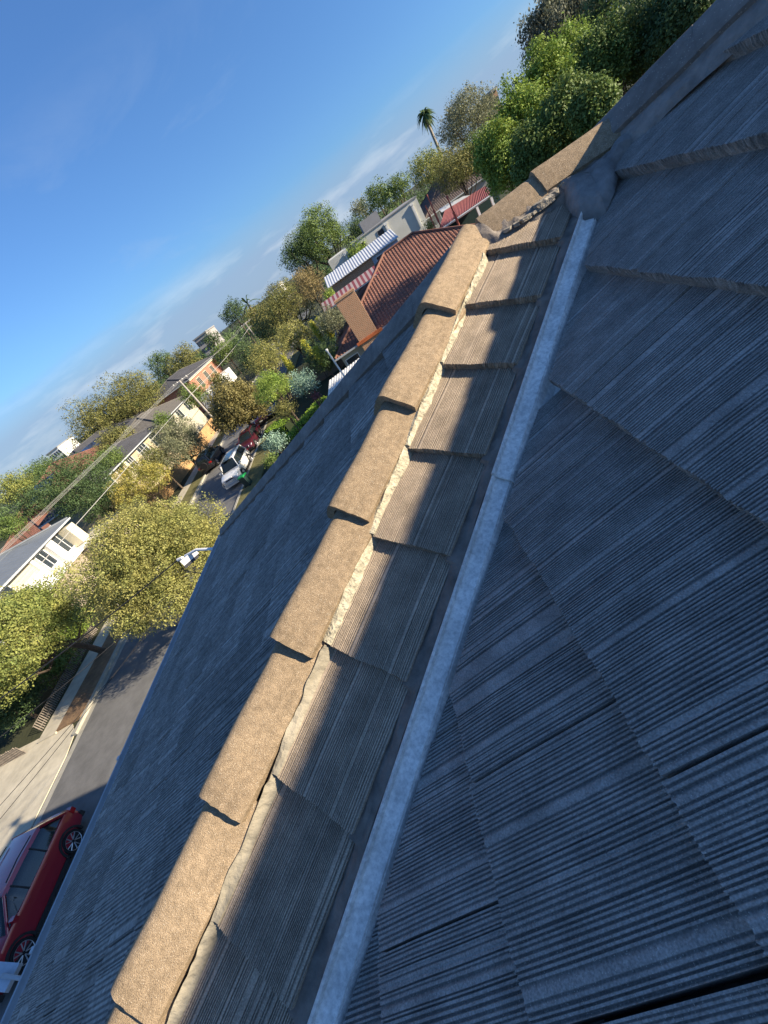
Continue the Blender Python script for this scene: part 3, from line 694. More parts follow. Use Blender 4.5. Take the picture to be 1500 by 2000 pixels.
tpx('garden_shrub', 'ball-shaped blue-green shrub left of the white gutter pipe', 'shrub', 594, 752, 31, 29, L_BLUE, 21, rz=.95, k=24, cr=.3)
tpx('garden_tree', 'golden-olive tree above the fresh green tree, lower of three', 'tree', 520, 705, 50, 42, L_GOLD, 22, rz=.8, k=26)
tpx('garden_tree', 'golden-olive rounded tree in the middle of three', 'tree', 572, 662, 55, 38, L_GOLD, 23, rz=.85, k=26)
tpx('garden_tree', 'broad olive tree rising to the skyline right of the farther power pole', 'tree', 565, 600, 72, 60, L_OLIVE, 24, rz=.85, k=34)
tpx('garden_tree', 'shaded dark tree below the farther power pole', 'tree', 495, 700, 66, 36, L_DARK, 25, k=18)
tpx('garden_tree', 'deep green tree behind the farther power pole', 'tree', 525, 650, 85, 32, L_DARK, 47, k=18)
tpx('garden_tree', 'dark trees filling the gap beside the yellow columns', 'tree', 630, 700, 40, 38, L_DARK, 26, rz=.9, k=18)
tpx('garden_tree', 'soft grey-green tree left of the brick chimney', 'tree', 648, 628, 44, 27, L_GREY, 27, rz=1.1, k=20, droop=.8)
tpx('garden_tree', 'large dark green spreading tree on the skyline left of the white house', 'tree', 625, 470, 85, 68, L_MID, 28, rz=.85, k=40, cr=.28)
tpx('garden_tree', 'lower dark green lobe-crowned tree left of the white block', 'tree', 590, 500, 82, 42, L_DARK, 29, rz=.9, k=24)
tpx('garden_tree', 'brownish feathery tree below the spreading skyline tree', 'tree', 602, 560, 62, 32, L_BROWN, 30, rz=1.15, k=20, droop=.8)
tpx('garden_shrub', 'bright green shrub between the red striped awning and the brown tree', 'shrub', 647, 578, 58, 14, L_BRIGHT, 31)
tpx('garden_shrub', 'bright green small tree poking over the blue metal roof', 'tree', 702, 492, 62, 22, L_BRIGHT, 32)
tpx('garden_tree', 'dark feathery tree on the skyline above a small house roof', 'tree', 455, 612, 130, 25, L_DARK, 33, k=14)
tpx('garden_tree', 'round dark tree in front of the grey apartment block', 'tree', 414, 666, 125, 15, L_DARK, 34, k=12)
tpx('garden_tree', 'pale gum tree on the skyline behind the white house', 'tree', 705, 414, 120, 20, L_GREY, 35, k=14)
tpx('garden_tree', 'light green tree on the skyline, left of the pair behind the white house', 'tree', 737, 390, 110, 28, L_MID, 36, rz=1.2, k=16)
tpx('garden_tree', 'light green tree on the skyline, right of the pair behind the white house', 'tree', 775, 372, 105, 28, L_MID, 37, rz=1.1, k=16)
tpx('garden_tree', 'yellowish tree at the foot of the tall palm', 'tree', 838, 330, 85, 42, L_YEL, 38, rz=.85, k=24)
tpx('garden_tree', 'large grey-green skyline tree right of the tall palm', 'tree', 915, 240, 75, 66, L_GREY, 39, rz=.95, k=44, cr=.27)
tpx('garden_tree', 'olive tree above the red metal patio roof', 'tree', 895, 335, 56, 50, L_OLIVE, 40, rz=.9, k=26)
tpx('garden_tree', 'yellow-green mid-height tree between the patio and the skyline trees', 'tree', 940, 300, 56, 34, L_MID, 48, k=22)
tpx('garden_shrub', 'yellow-green bush against the red timber frame', 'shrub', 838, 446, 57, 12, L_YEL, 49)
# big bright hedge of columnar trees on the right
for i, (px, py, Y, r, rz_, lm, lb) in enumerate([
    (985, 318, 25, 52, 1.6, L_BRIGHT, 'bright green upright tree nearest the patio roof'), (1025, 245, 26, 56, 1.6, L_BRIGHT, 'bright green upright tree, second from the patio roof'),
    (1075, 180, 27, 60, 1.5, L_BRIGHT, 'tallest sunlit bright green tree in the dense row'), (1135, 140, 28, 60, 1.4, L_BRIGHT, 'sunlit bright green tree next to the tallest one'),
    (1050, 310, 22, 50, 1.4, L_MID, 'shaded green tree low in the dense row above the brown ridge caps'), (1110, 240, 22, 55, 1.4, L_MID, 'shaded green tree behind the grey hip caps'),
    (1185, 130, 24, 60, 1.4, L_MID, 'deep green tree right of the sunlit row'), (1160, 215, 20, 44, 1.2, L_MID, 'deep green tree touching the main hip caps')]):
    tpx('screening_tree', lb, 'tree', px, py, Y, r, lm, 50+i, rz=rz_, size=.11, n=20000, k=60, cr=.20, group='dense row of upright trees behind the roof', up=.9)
tpx('gum_tree', 'tall sparse grey gum tree against the sky at the top', 'tree', 1100, 62, 46, 88, leafmat('leaves_gum', (0.113, 0.133, 0.085), (0.208, 0.208, 0.133)), 60, rz=.9, k=70, cr=.17, n=24000, size=.20, droop=1.2, fill=.8, tm=PALEBARK_M, limbs=14)
tpx('cypress', 'very dark cypress at the top edge right of the gum tree', 'tree', 1220, 30, 36, 85, L_DARK, 61, rz=1.6, k=30, n=20000, size=.14)
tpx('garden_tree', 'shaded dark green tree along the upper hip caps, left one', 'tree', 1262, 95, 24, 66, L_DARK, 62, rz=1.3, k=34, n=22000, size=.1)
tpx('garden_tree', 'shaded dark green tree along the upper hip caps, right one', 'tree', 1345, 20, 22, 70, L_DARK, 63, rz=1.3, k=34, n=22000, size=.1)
# golden columns
for i, (px, py, Y, r) in enumerate([(622, 652, 47, 4), (640, 648, 45, 5), (607, 690, 43, 4), (628, 700, 39, 4), (566, 716, 45, 3.5)]):
    tpx('pencil_pine', 'slender golden pencil pine, number %s from the upper left of the yellow row' % ['one', 'two', 'three', 'four', 'five'][i] if False else ['slender golden column tree farthest up the row', 'thickest golden column tree beside the grey-green tree', 'golden column tree in front of the olive ball trees', 'golden column tree above the blue-green ball shrub', 'short golden column tree left of the others'][i], 'tree', px, py, Y, r, leafmat('leaves_gold', (0.490, 0.471, 0.056), (0.500, 0.500, 0.094)), 70+i, rz=8, k=22, n=4500, size=.10, cr=.6, group='golden column trees in the neighbouring garden')
# clipped hedges along the side boundary
def hedge(name, label, a, b, wdt, h, lm, seed, size=.10, rnd_=.05):
    a = Vector(a); b = Vector(b); d = (b-a); Ln = d.length; d.normalize(); s = Vector((-d.y, d.x)); g = np.random.default_rng(seed); n = int((2*h+wdt)*Ln*300)
    t = g.random(n)*Ln; q = g.random(n)*(2*h+wdt); x = np.where(q < h, -wdt/2, np.where(q < h+wdt, q-h-wdt/2, wdt/2)); zz = np.where(q < h, q, np.where(q < h+wdt, h, q-h-wdt))
    nn = np.stack([np.where(q < h, -1, np.where(q < h+wdt, 0, 1)), np.zeros(n), np.where((q >= h) & (q < h+wdt), 1., 0)], 1)
    P = np.stack([t*d.x+x*s.x, t*d.y+x*s.y, zz], 1)+g.normal(size=(n, 3))*rnd_
    N3 = np.stack([nn[:, 0]*s.x, nn[:, 0]*s.y, nn[:, 2]], 1)+g.normal(size=(n, 3))*.6; N3 /= np.linalg.norm(N3, axis=1)[:, None]
    aa = np.cross(N3, g.normal(size=(n, 3))); aa /= np.linalg.norm(aa, axis=1)[:, None]; bb = np.cross(N3, aa); sz = size*(.6+.8*g.random(n))[:, None]
    V = np.stack([P-aa*sz*.5, P+bb*sz*.3, P+aa*sz*.5, P-bb*sz*.3], 1).reshape(-1, 3); V[:, 2] = np.maximum(V[:, 2], .02)
    t_ = empty(name, (a.x, a.y, 0), label, 'hedge'); mw = WM[t_.name]
    obj('foliage', npmesh('foliage', V, np.arange(n*4).reshape(-1, 4)), lm, t_, mw)
    mb = MB(); ang = math.atan2(d.y, d.x); mb.box((d.x*Ln/2, d.y*Ln/2, h*.48), (Ln-.1, wdt-.12, h*.95), ang); mb.build('stems', mat('hedge_core', (.02, .03, .012), rough=1), t_, mw)
hedge('box_hedge', 'long clipped bright green hedge running beside the roof edge', atZ(556, 872, 1.3).xy, atZ(632, 782, 1.3).xy, 1.0, 1.6, leafmat('leaves_hedge', (0.170, 0.320, 0.038), (0.320, 0.452, 0.056)), 81)
hedge('box_hedge', 'short rounded lime hedge below the golden shrub', atZ(528, 838, 1.0).xy, atZ(565, 826, 1.0).xy, 1.5, 1.2, leafmat('leaves_hedge', (0.170, 0.320, 0.038), (0.320, 0.452, 0.056)), 82)
tpx('weeping_conifer', 'pale blue weeping conifer beside the white four-wheel drive', 'shrub', 536, 868, 25, 23, L_BLUE, 83, rz=1.1, k=22, droop=2.0, size=.12)
tpx('garden_shrub', 'dark fern-like bush below the pale blue conifer', 'shrub', 532, 900, 23, 17, L_MID, 84, rz=.8, droop=1)
tpx('garden_shrub', 'small purple-leaved shrub beside the long hedge', 'shrub', 617, 775, 30, 9, L_PURP, 85)
# distant wooded suburb behind everything
g = np.random.default_rng(99); n = 900; V = []; cl = []
for i in range(260):
    a = g.uniform(-1.15, .95); r = g.uniform(150, 420); h = g.uniform(3.2, 7.2) ; cl.append((math.sin(a)*r, math.cos(a)*r, h*.55, g.uniform(5, 10), h*.62))
V, Fq = leaves(cl, 60000, 1.1, 98, fill=.3)
V[:, 2] = np.maximum(V[:, 2], .1)
tag(obj('distant_trees', npmesh('distant_trees', V, Fq), L_DARK), None, None, None, 'stuff')

# ================================================================== PALMS
def palm(label, base, h, r, lm, seed, fr=22, fl=2.4, fw=.13):
    t = empty('palm_tree', (base[0], base[1], 0), label, 'palm', None); mw = WM[t.name]
    MB().tube([(0, 0, 0), (.1, 0, h*.5), (0, .1, h)], r*1.2, 8, r2=r*.8).build('trunk', PALEBARK_M, t, mw, True)
    g = random.Random(seed); V = []; Fc = []
    for i in range(fr):
        a = g.uniform(0, 6.28); e = g.uniform(-.9, 1.3); d = Vector((math.cos(a), math.sin(a), 0)); p = Vector((0, 0, h)); vz = math.sin(e); vh = math.cos(e); prev = None
        for s in range(9):
            f = s/8; wd = fl*fw*math.sin(math.pi*min(1, f*1.05+.05))+.03; q = Vector((-d.y, d.x, 0))
            V += [p+q*wd+Vector((0, 0, -wd*.6)), p, p-q*wd+Vector((0, 0, -wd*.6))]; k = len(V)
            if s: Fc += [(k-6, k-5, k-2, k-3), (k-5, k-4, k-1, k-2)]
            p = p+(d*vh+Vector((0, 0, vz)))*fl/8; vz -= .16*(1+f); vh = max(.25, vh)
    o = obj('fronds', mesh('fronds', V, Fc), lm, t, mw)
P = atY(828, 222, 95); palm('tall fan palm with a long slender trunk rising above the skyline', (P.x, P.y), P.z, .28, L_DARK, 1, 40, 1.9)
P = atY(836, 228, 99)
P = atY(484, 594, 120); palm('feather palm silhouetted on the skyline above the power pole', (P.x, P.y), P.z, .25, L_DARK, 2, 16, 5.0, .045)
P = atY(1010, 158, 120); palm('small distant fan palm left of the gum tree', (P.x, P.y), P.z, .22, L_DARK, 3, 24, 2.0)
# ================================================================== BUILDINGS
TERRA_M = mat('terracotta', (0.24, 0.105, 0.07), rough=0.75, var=0.3, scale=5, col2=(0.15, 0.08, 0.06), stain=.8)
DROOF_M = mat('dark_roof_tile', (0.075, 0.075, 0.08), rough=.7, var=.2, scale=4, stain=.6)
METALR_M = mat('grey_metal_roof', (0.13, 0.145, 0.16), rough=.45, var=.08, scale=2, spec=.5)
LMETAL_M = mat('pale_metal_roof', (0.46, 0.48, 0.50), rough=.4, var=.08, scale=2, spec=.5)
BRICK_M = mat('orange_brick', (0.42, 0.19, 0.085), rough=.9, var=.25, scale=4)
REDBR_M = mat('red_brick', (0.33, 0.11, 0.06), rough=.9, var=.2, scale=4)
CONCW_M = mat('light_render', (0.56, 0.56, 0.50), rough=.85, var=.05, scale=1, stain=.3)
YELW_M = mat('yellow_render', (0.40, 0.34, 0.22), rough=.85, var=.08, scale=1)
CREAMW_M = mat('cream_boards', (0.46, 0.42, 0.32), rough=.8, var=.06, scale=1.5)
GREYW_M = mat('grey_render', (0.25, 0.25, 0.25), rough=.85, var=.08, scale=1)
WIN_M = mat('window_glass', (0.03, 0.04, 0.05), rough=.08, var=.3, scale=.5, spec=.8)
SOLAR_M = mat('solar_panel', (0.015, 0.02, 0.045), rough=.12, var=.2, scale=2, spec=.8)
RED_M = mat('red_corrugated', (0.20, 0.065, 0.065), rough=.6, var=.2, scale=5)
def brickify(m, sc, c2):
    t = m.node_tree; n = t.nodes; l = t.links; b = n['Principled BSDF']
    br = n.new('ShaderNodeTexBrick'); co = n.new('ShaderNodeTexCoord'); mp = n.new('ShaderNodeMapping')
    sp = n.new('ShaderNodeSeparateXYZ'); cb = n.new('ShaderNodeCombineXYZ'); ad = n.new('ShaderNodeMath'); ad.operation = 'ADD'
    l.new(co.outputs['Object'], sp.inputs[0]); l.new(sp.outputs[0], ad.inputs[0]); l.new(sp.outputs[1], ad.inputs[1]); l.new(ad.outputs[0], cb.inputs[0]); l.new(sp.outputs[2], cb.inputs[1])
    l.new(cb.outputs[0], br.inputs[0]); br.inputs['Scale'].default_value = sc; br.inputs['Mortar Size'].default_value = .035; br.inputs['Mortar'].default_value = c2
    old = b.inputs['Base Color'].links[0].from_socket; l.new(old, br.inputs['Color1']); l.new(old, br.inputs['Color2']); l.new(br.outputs[0], b.inputs['Base Color'])
brickify(BRICK_M, 2.2, (.55, .42, .3, 1)); brickify(REDBR_M, 2.2, (.35, .25, .2, 1))
def hip_bm(x0, x1, y0, y1, z0, p, over=.45, course=.33, wave=.28, amp=.035, th=.03):
    """hipped roof with real stepped courses and rolls; returns mesh"""
    x0 -= over; x1 += over; y0 -= over; y1 += over
    w_, h_ = x1-x0, y1-y0; d = min(w_, h_)/2; V = []; Fc = []
    def face(o, ax, up, Lw):         # trapezoid face clipped by 45 degree hips
        nr = max(2, int(d/(course*.9))); st = wave/3
        for r in range(nr):
            a, b = d*r/nr, d*(r+1)/nr+.02; xs = list(np.arange(a, Lw-a+1e-6, st)); 
            if len(xs) < 2: continue
            k = len(V)
            for x in xs:
                zz = amp*math.cos(2*math.pi*x/wave)
                xb = min(max(x, b), Lw-b)
                V.append(o+ax*x+up*a+Vector((0, 0, a*p+zz+th))); V.append(o+ax*xb+up*b+Vector((0, 0, b*p+zz*.9)))
                V.append(o+ax*x+up*a+Vector((0, 0, a*p-.02)))
            for i in range(len(xs)-1):
                q = k+3*i; Fc.append((q, q+3, q+4, q+1)); Fc.append((q+2, q+5, q+3, q))
    X, Y = Vector((1, 0, 0)), Vector((0, 1, 0))
    face(Vector((x0, y0, z0)), X, Y, w_); face(Vector((x1, y0, z0)), Y, -X, h_); face(Vector((x1, y1, z0)), -X, -Y, w_); face(Vector((x0, y1, z0)), -Y, X, h_)
    return mesh('roof', V, Fc), d
def hip_house(name, label, x0, x1, y0, y1, zw, p, roofm, wallm, windows=(), over=.45, wave=.28, amp=.03, course=.33, capm=None, gut=GUT_M, cat='house'):
    t = empty(name, (x0, y0, 0), label, cat); mb = MB(); mb.b2((x0, y0, 0), (x1, y1, zw)); mb.build('wall', wallm, t)
    zr = zw-over*p+over*p
    me, d = hip_bm(x0, x1, y0, y1, zw-.02, p, over, course, wave, amp); ro = obj('roof', me, roofm, t)
    X0, X1, Y0, Y1 = x0-over, x1+over, y0-over, y1+over; z_ = zw+.05
    rd = [Vector((X0+d, Y0+d, z_+d*p)), Vector((X1-d, Y1-d, z_+d*p))]
    for a, b in ((Vector((X0, Y0, z_)), rd[0]), (Vector((X1, Y1, z_)), rd[1]), (Vector((X1, Y0, z_)), Vector((X1-d, Y0+d, z_+d*p))), (Vector((X0, Y1, z_)), Vector((X0+d, Y1-d, z_+d*p))), (rd[0], rd[1])):
        if (a-b).length > .3: MB().tube([a, b], .10, 8).build('ridge_capping', capm or roofm, ro, None, True)
    mb = MB()
    for a, b in (((X0-.1, Y0-.1), (X1+.1, Y0)), ((X1, Y0), (X1+.1, Y1)), ((X0-.1, Y1), (X1+.1, Y1+.1)), ((X0-.1, Y0), (X0, Y1))): mb.b2((*a, zw-.14), (*b, zw-.01))
    mb.build('gutter', gut, t)
    for wdef in windows: window(t, *wdef)
    return t
def window(t, side, c, wd, za, zb, pos, fm=None, split=1):
    """side 'x': on a wall of constant X=pos facing +X; 'y': constant Y=pos facing -Y"""
    fr = MB(); gl = MB(); f = .07
    def bx(m, a0, a1, b0, b1, e0, e1):
        if side == 'x': m.b2((pos+e0, a0, b0), (pos+e1, a1, b1))
        else: m.b2((a0, pos-e1, b0), (a1, pos-e0, b1))
    a0, a1 = c-wd/2, c+wd/2
    bx(fr, a0-f, a1+f, zb, zb+f, 0, .06); bx(fr, a0-f, a1+f, za-f, za, 0, .09); bx(fr, a0-f, a0, za, zb, 0, .06); bx(fr, a1, a1+f, za, zb, 0, .06)
    for s in range(1, split): x = a0+wd*s/split; bx(fr, x-.025, x+.025, za, zb, 0, .055)
    bx(gl, a0, a1, za, zb, .004, .02)
    o = fr.build('window', fm or WHITE_M, t); gl.build('pane', WIN_M, o)
# neighbour with terracotta roof and chimney
nb = hip_house('tiled_house', 'low house with a terracotta tiled roof just beyond our roof edge', -4.75, 14.0, 38.55, 54.2, 2.75, .47, TERRA_M, CREAMW_M, [('y', -3.9, 1.2, .9, 2.1, 38.55)], over=.40, course=.34, wave=.30, amp=.04)
mb = MB(); mb.b2((-2.62, 37.95, 0), (-.85, 38.6, 6.35)); ch = mb.build('chimney', BRICK_M, nb)
mb = MB(); mb.b2((-2.68, 37.9, 6.35), (-.79, 38.65, 6.5)); mb.build('chimney_top', BRICK_M, ch)
mb = MB(); mb.b2((-2.9, 37.85, 2.62), (-.4, 37.94, 2.86)); mb.build('fascia', mat('orange_flash', (.5, .14, .05), rough=.6), nb)
# white modern house
t = empty('flat_roofed_house', (-2, 60, 0), 'pale rendered flat-roofed modern house behind the terracotta roof', 'house')
mb = MB(); mb.b2((1.4, 62, 0), (10.4, 74, 8.5)); mb.build('wall', CONCW_M, t)
mb = MB(); mb.b2((-2.4, 62.6, 0), (.35, 72, 8.55)); mb.build('wall', CONCW_M, t)
mb = MB(); mb.b2((1.3, 61.92, 8.5), (10.5, 74.1, 8.62)); mb.b2((3.4, 66, 8.6), (6.0, 70, 9.9)); mb.build('parapet', GREYW_M, t)
window(t, 'y', 4.95, .75, 6.7, 8.0, 62, GREYW_M); window(t, 'y', 2.4, .5, 7.2, 8.0, 62, GREYW_M)
for x in (9.55, 5.85): 
    mb = MB(); mb.b2((x-.09, 61.78, 5.6), (x+.09, 61.96, 8.05)); mb.b2((x-.2, 61.74, 8.05), (x+.2, 61.97, 8.25)); mb.build('downpipe', WHITE_M, t)
mb = MB(); mb.b2((-.2, 62.35, 5.6), (-.02, 62.56, 8.0)); mb.b2((-.3, 62.3, 8.0), (.1, 62.57, 8.2)); mb.build('downpipe', WHITE_M, t)
# brown roofed house behind
hip_house('brown_roofed_house', 'dark brown tiled house beside the white flat-roofed house', 12.4, 22, 72, 86, 5.4, .55, mat('brown_roof', (.11, .085, .075), rough=.8, var=.2, scale=4), GREYW_M, [('y', 14.6, 1.0, 3.6, 5.0, 72, WHITE_M)])
# pale corrugated long roof and brick wall
t = empty('long_shed', (-3, 50, 0), 'long building with a pale blue corrugated roof and orange brick wall behind the chimney', 'building')
V = []; Fc = []; xs = np.arange(-3.3, 5.3, .06)
for i, x in enumerate(xs):
    zz = .022*math.sin(x*2*math.pi/.30); V += [(x, 49.7, 6.92+zz), (x, 53.4, 7.75+zz), (x, 49.7, 6.86+zz)]
for i in range(len(xs)-1): q = 3*i; Fc += [(q, q+3, q+4, q+1), (q+2, q+5, q+3, q)]
obj('roof', mesh('roof', V, Fc), LMETAL_M, t)
mb = MB(); mb.b2((-2.9, 50.1, 0), (2.0, 53.2, 6.8)); mb.build('wall', BRICK_M, t)
mb = MB(); mb.b2((2.0, 50.15, 0), (5.1, 53.2, 6.8)); mb.build('wall', mat('blue_render', (.40, .47, .55), rough=.8), t)
window(t, 'y', 2.9, .9, 5.6, 6.5, 50.15); 
# red and white striped awning
STR_A, STR_B = mat('awning_red', (.19, .05, .06), rough=.7, var=.1), mat('awning_white', (.33, .27, .26), rough=.7, var=.05)
t = empty('striped_awning', (-4, 45, 0), 'red and white striped awning roof behind the brick chimney', 'awning')
a, b = MB(), MB(); n = 26
P0, P1 = atY(633, 606, 45), atY(736, 527, 45)
for i in range(n):
    x0, x1 = P0.x+(P1.x-P0.x)*i/n, P0.x+(P1.x-P0.x)*(i+1)/n; m_ = a if i % 2 else b
    z0 = (P0.z+P1.z)/2-.1; m_.prism([(x0, 44.4, z0-.1), (x1, 44.4, z0-.1), (x1, 46.4, z0+.5), (x0, 46.4, z0+.5)], (0, 0, .03))
for mm_, nm, mt_ in ((a, 'red_stripes', STR_A), (b, 'white_stripes', STR_B)): mm_.build(nm, mt_, t)
mb = MB()
for x in (P0.x+.1, P1.x-.1): mb.b2((x-.05, 44.5, 0), (x+.05, 44.6, z0-.05))
mb.b2((P0.x, 44.45, z0-.2), (P1.x, 44.52, z0-.08)); mb.build('frame', WHITE_M, t)
# patio with red roof
Y_ = 50; sc = Y_/36
t = empty('patio_cover', (9, Y_, 0), 'covered patio with red corrugated roof, white posts and dark interior', 'patio')
A_, B_, C_, D_ = atY(857, 449, Y_), atY(958, 380, Y_), atY(949, 363, Y_+3.0), atY(868, 412, Y_+3.0)
V = []; Fc = []; n = 60
for i in range(n+1):
    f = i/n; p = A_.lerp(B_, f); q = D_.lerp(C_, f); zz = .05*(i % 2)
    V += [(p.x, p.y, p.z+zz), (q.x, q.y, q.z+zz)]
for i in range(n): Fc.append((2*i, 2*i+2, 2*i+3, 2*i+1))
obj('roof', mesh('roof', V, Fc), RED_M, t)
mb = MB(); mb.prism([D_+Vector((-.3, .05, .02)), C_+Vector((-1.5, .05, .02)), C_+Vector((-2, 1.6, .3)), D_+Vector((-.1, 1.6, .3))], (0, 0, .05)); mb.build('flat_roof', LMETAL_M, t)
mb = MB(); mb.tube([A_+Vector((0, -.05, -.1)), B_+Vector((0, -.05, -.1))], .11, 6); mb.build('gutter', GUT_M, t)
for x in (.72, .99): p = A_.lerp(B_, x); MB().box((p.x, Y_, p.z/2), (.22, .22, p.z-.2)).build('post', WHITE_M, t)
mb = MB(); mb.b2((A_.x-.5, Y_+2.6, 0), (B_.x+1.5, Y_+2.8, A_.z-.15)); mb.build('back_wall', mat('dark_green_screen', (.02, .045, .045), rough=.9), t)
for px, py, qx, qy, s in ((872, 382, 899, 446, .07), (835, 379, 860, 440, .06), (831, 401, 846, 436, .05)):
    p = atY(px, py, 46.5); q = atY(qx, qy, 46.5); tt = empty('steel_pole', (q.x, 46.5, 0), {872: 'tallest thin rust-red steel pole in front of the patio roof', 835: 'middle thin rust-red pole by the white wall corner', 831: 'shortest thin rust-red pole nearest the white wall'}[px], 'pole'); 
    MB().tube([(0, 0, 0), (0, 0, p.z)], s, 8).build('shaft', mat('rust_red', (.30, .09, .06), rough=.7), tt, WM[tt.name]); MB().tube([(0, 0, q.z+.3), (0, 0, q.z+(p.z-q.z)*.5)], s*1.6, 8).build('sleeve', mat('rust_red', (.30, .09, .06)), tt, WM[tt.name])
# house 1: grey metal roof, left edge
h1 = hip_house('metal_roofed_house', 'two-storey modern house with grey ribbed metal roof at the left edge', -44, -32.7, 15.5, 33.0, 5.25, .30, METALR_M, CREAMW_M, over=.55, course=3.0, wave=.42, amp=.02)
for c, wd, za, zb in ((31.6, 1.3, 3.35, 5.0), (29.2, 1.0, 3.5, 4.9), (24.3, 2.2, 3.4, 4.9), (20.5, 2.6, 3.2, 4.9), (17.5, 1.6, 3.4, 4.9)): window(h1, 'x', c, wd, za, zb, -32.7, WHITE_M, 2)
for a_, b_ in (((-32.7, 25.6, 3.0), (-31.9, 27.6, 4.1)), ((-32.7, 29.9, 3.1), (-32.3, 30.7, 5.0)), ((-32.7, 27.9, 3.1), (-32.45, 28.2, 5.0))): mb = MB(); mb.b2(a_, b_); mb.build('cladding', WHITE_M, h1)
mb = MB(); mb.b2((-32.7, 15.5, 2.85), (-31.2, 32.6, 3.05)); mb.build('balcony', WHITE_M, h1)
lat = mat('breeze_block', (.42, .36, .27), rough=.9, var=.1); brickify(lat, 3.0, (.09, .06, .05, 1))
mb = MB(); mb.b2((-32.68, 19, .1), (-31.5, 30.6, 2.84)); mb.build('screen_wall', lat, h1)
mb = MB(); mb.b2((-33.5, 31.0, 0), (-29.5, 35.6, 2.85)); mb.build('garage', mat('pale_brick', (.45, .38, .29), rough=.9, var=.12, scale=8), h1)
mb = MB(); mb.b2((-33.6, 30.9, 2.85), (-29.4, 35.7, 3.0)); mb.build('parapet', CREAMP_M, h1)
mb = MB(); mb.b2((-32.7, 32.0, 3.1), (-31.7, 32.98, 4.9)); mb.build('cladding', CREAMP_M, h1)
# house 2: long low house with yellow walls; then the red brick two-storey beyond
h2 = hip_house('long_house', 'long yellow-walled house with dark tiled roof behind the power lines', -42, -34.3, 41.5, 58.5, 5.2, .30, DROOF_M, YELW_M, over=.6)
for c, wd, za, zb in ((43.4, 1.6, 3.3, 4.8), (46.4, 1.5, 3.2, 4.9), (49.0, 1.4, 3.2, 4.9), (52.6, 2.2, 3.3, 4.8), (56.4, 1.8, 3.3, 4.8)): window(h2, 'x', c, wd, za, zb, -34.3, WHITE_M, 3)
mb = MB(); mb.b2((-34.3, 44.6, 2.8), (-33.2, 51.6, 3.7)); mb.b2((-34.25, 47.4, 3.7), (-34.0, 47.9, 5.1)); mb.build('balcony', CREAMP_M, h2)
h2b = hip_house('cream_house', 'cream house with brown-grey roof and white eaves behind the nearer power pole', -45, -34.2, 60.5, 73, 5.0, .34, mat('browngrey_roof', (.13, .12, .105), rough=.8, var=.15, scale=3), CREAMW_M, over=.6)
for c, wd, za, zb in ((63, 1.6, 3.2, 4.7), (66.6, 1.8, 3.2, 4.7), (70.6, 1.6, 3.2, 4.7)): window(h2b, 'x', c, wd, za, zb, -34.2, WHITE_M, 2)
h2c = hip_house('brick_house', 'two-storey red brick house with dark roof and paired cream windows', -50, -38.0, 86, 106, 6.35, .30, DROOF_M, REDBR_M, over=.5)
for c in (90.5, 95.5, 100.5): window(h2c, 'x', c, 2.0, 3.4, 5.4, -38.0, CREAMP_M, 3)
mb = MB(); mb.b2((-38.0, 86, 5.95), (-37.7, 106, 6.3)); mb.build('fascia', CREAMP_M, h2c)
mb = MB(); mb.b2((-38, 84, 0), (-35.5, 103, 2.8)); mb.build('porch', WHITE_M, h2c)
h2d = hip_house('dark_roofed_house', 'large dark roofed house with a row of solar panels on the skyline', -60, -47.5, 62, 88, 6.4, .32, DROOF_M, GREYW_M, over=.6)
def panels(par, x, y, zz, n, p, face='x', dx=1.05):
    for i in range(n):
        if face == 'x':   # roof falling to +X
            m = Matrix.Rotation(math.atan(p), 3, 'Y'); c = (x, y+i*dx, zz)
            MB().box(c, (1.65, .98, .04), 0, m).build('solar_panel', SOLAR_M, par)
        else:
            m = Matrix.Rotation(math.atan(p), 3, 'X'); c = (x+i*dx, y, zz); MB().box(c, (.98, 1.65, .04), 0, m).build('solar_panel', SOLAR_M, par)
panels(h2d, -49.0, 66, 7.08, 12, .32); panels(h2d, -51.0, 66, 7.72, 12, .32)
h3 = hip_house('red_roofed_house', 'red tiled house with dark solar panels poking above the round trees', -56, -44.3, 53, 64, 6.3, .45, TERRA_M, CREAMW_M, over=.5)
panels(h3, -53.5, 53.7, 7.05, 5, .45, 'y'); panels(h3, -52.5, 55.4, 7.8, 4, .45, 'y')
P = atY(18, 1000, 47); hip_house('red_roofed_house', 'low red tiled house half hidden at the left edge', P.x-6, P.x+2.5, 45.5, 54, 4.1, .5, TERRA_M, CREAMW_M, over=.5)
P = atY(20, 1010, 47)
# distant blocks
def far_block(name, label, px, py, Y, wpx, dy, zt, wm, cols, rows, fm=None, cat='building'):
    P = atY(px, py, Y); m = mpp(px, py, Y); wd = wpx*m; top = P.z+zt; t = empty(name, (P.x, Y, 0), label, cat); mb = MB(); mb.b2((P.x-wd/2, Y, 0), (P.x+wd/2, Y+dy, top)); mb.build('wall', wm, t)
    mb = MB(); mb.b2((P.x-wd/2-.3, Y-.3, top), (P.x+wd/2+.3, Y+dy, top+.5)); mb.build('roof', GREYW_M, t)
    cw = wd/cols
    for r in range(rows):
        for c in range(cols):
            x = P.x-wd/2+cw*(c+.5); zc = top-2.0-r*3.0; mb = MB(); mb.b2((x-cw*.3, Y-.08, zc-.9), (x+cw*.3, Y+.2, zc+.9)); mb.build('window', WIN_M, t)
far_block('apartment_block', 'grey distant apartment block with square windows on the skyline', 402, 672, 190, 30, 14, 3.4, mat('grey_panel', (.33, .31, .30), rough=.8), 6, 4)
far_block('apartment_block', 'white distant block peeking over the trees at the far left', 107, 886, 210, 30, 14, 1.5, WHITE_M, 5, 2)
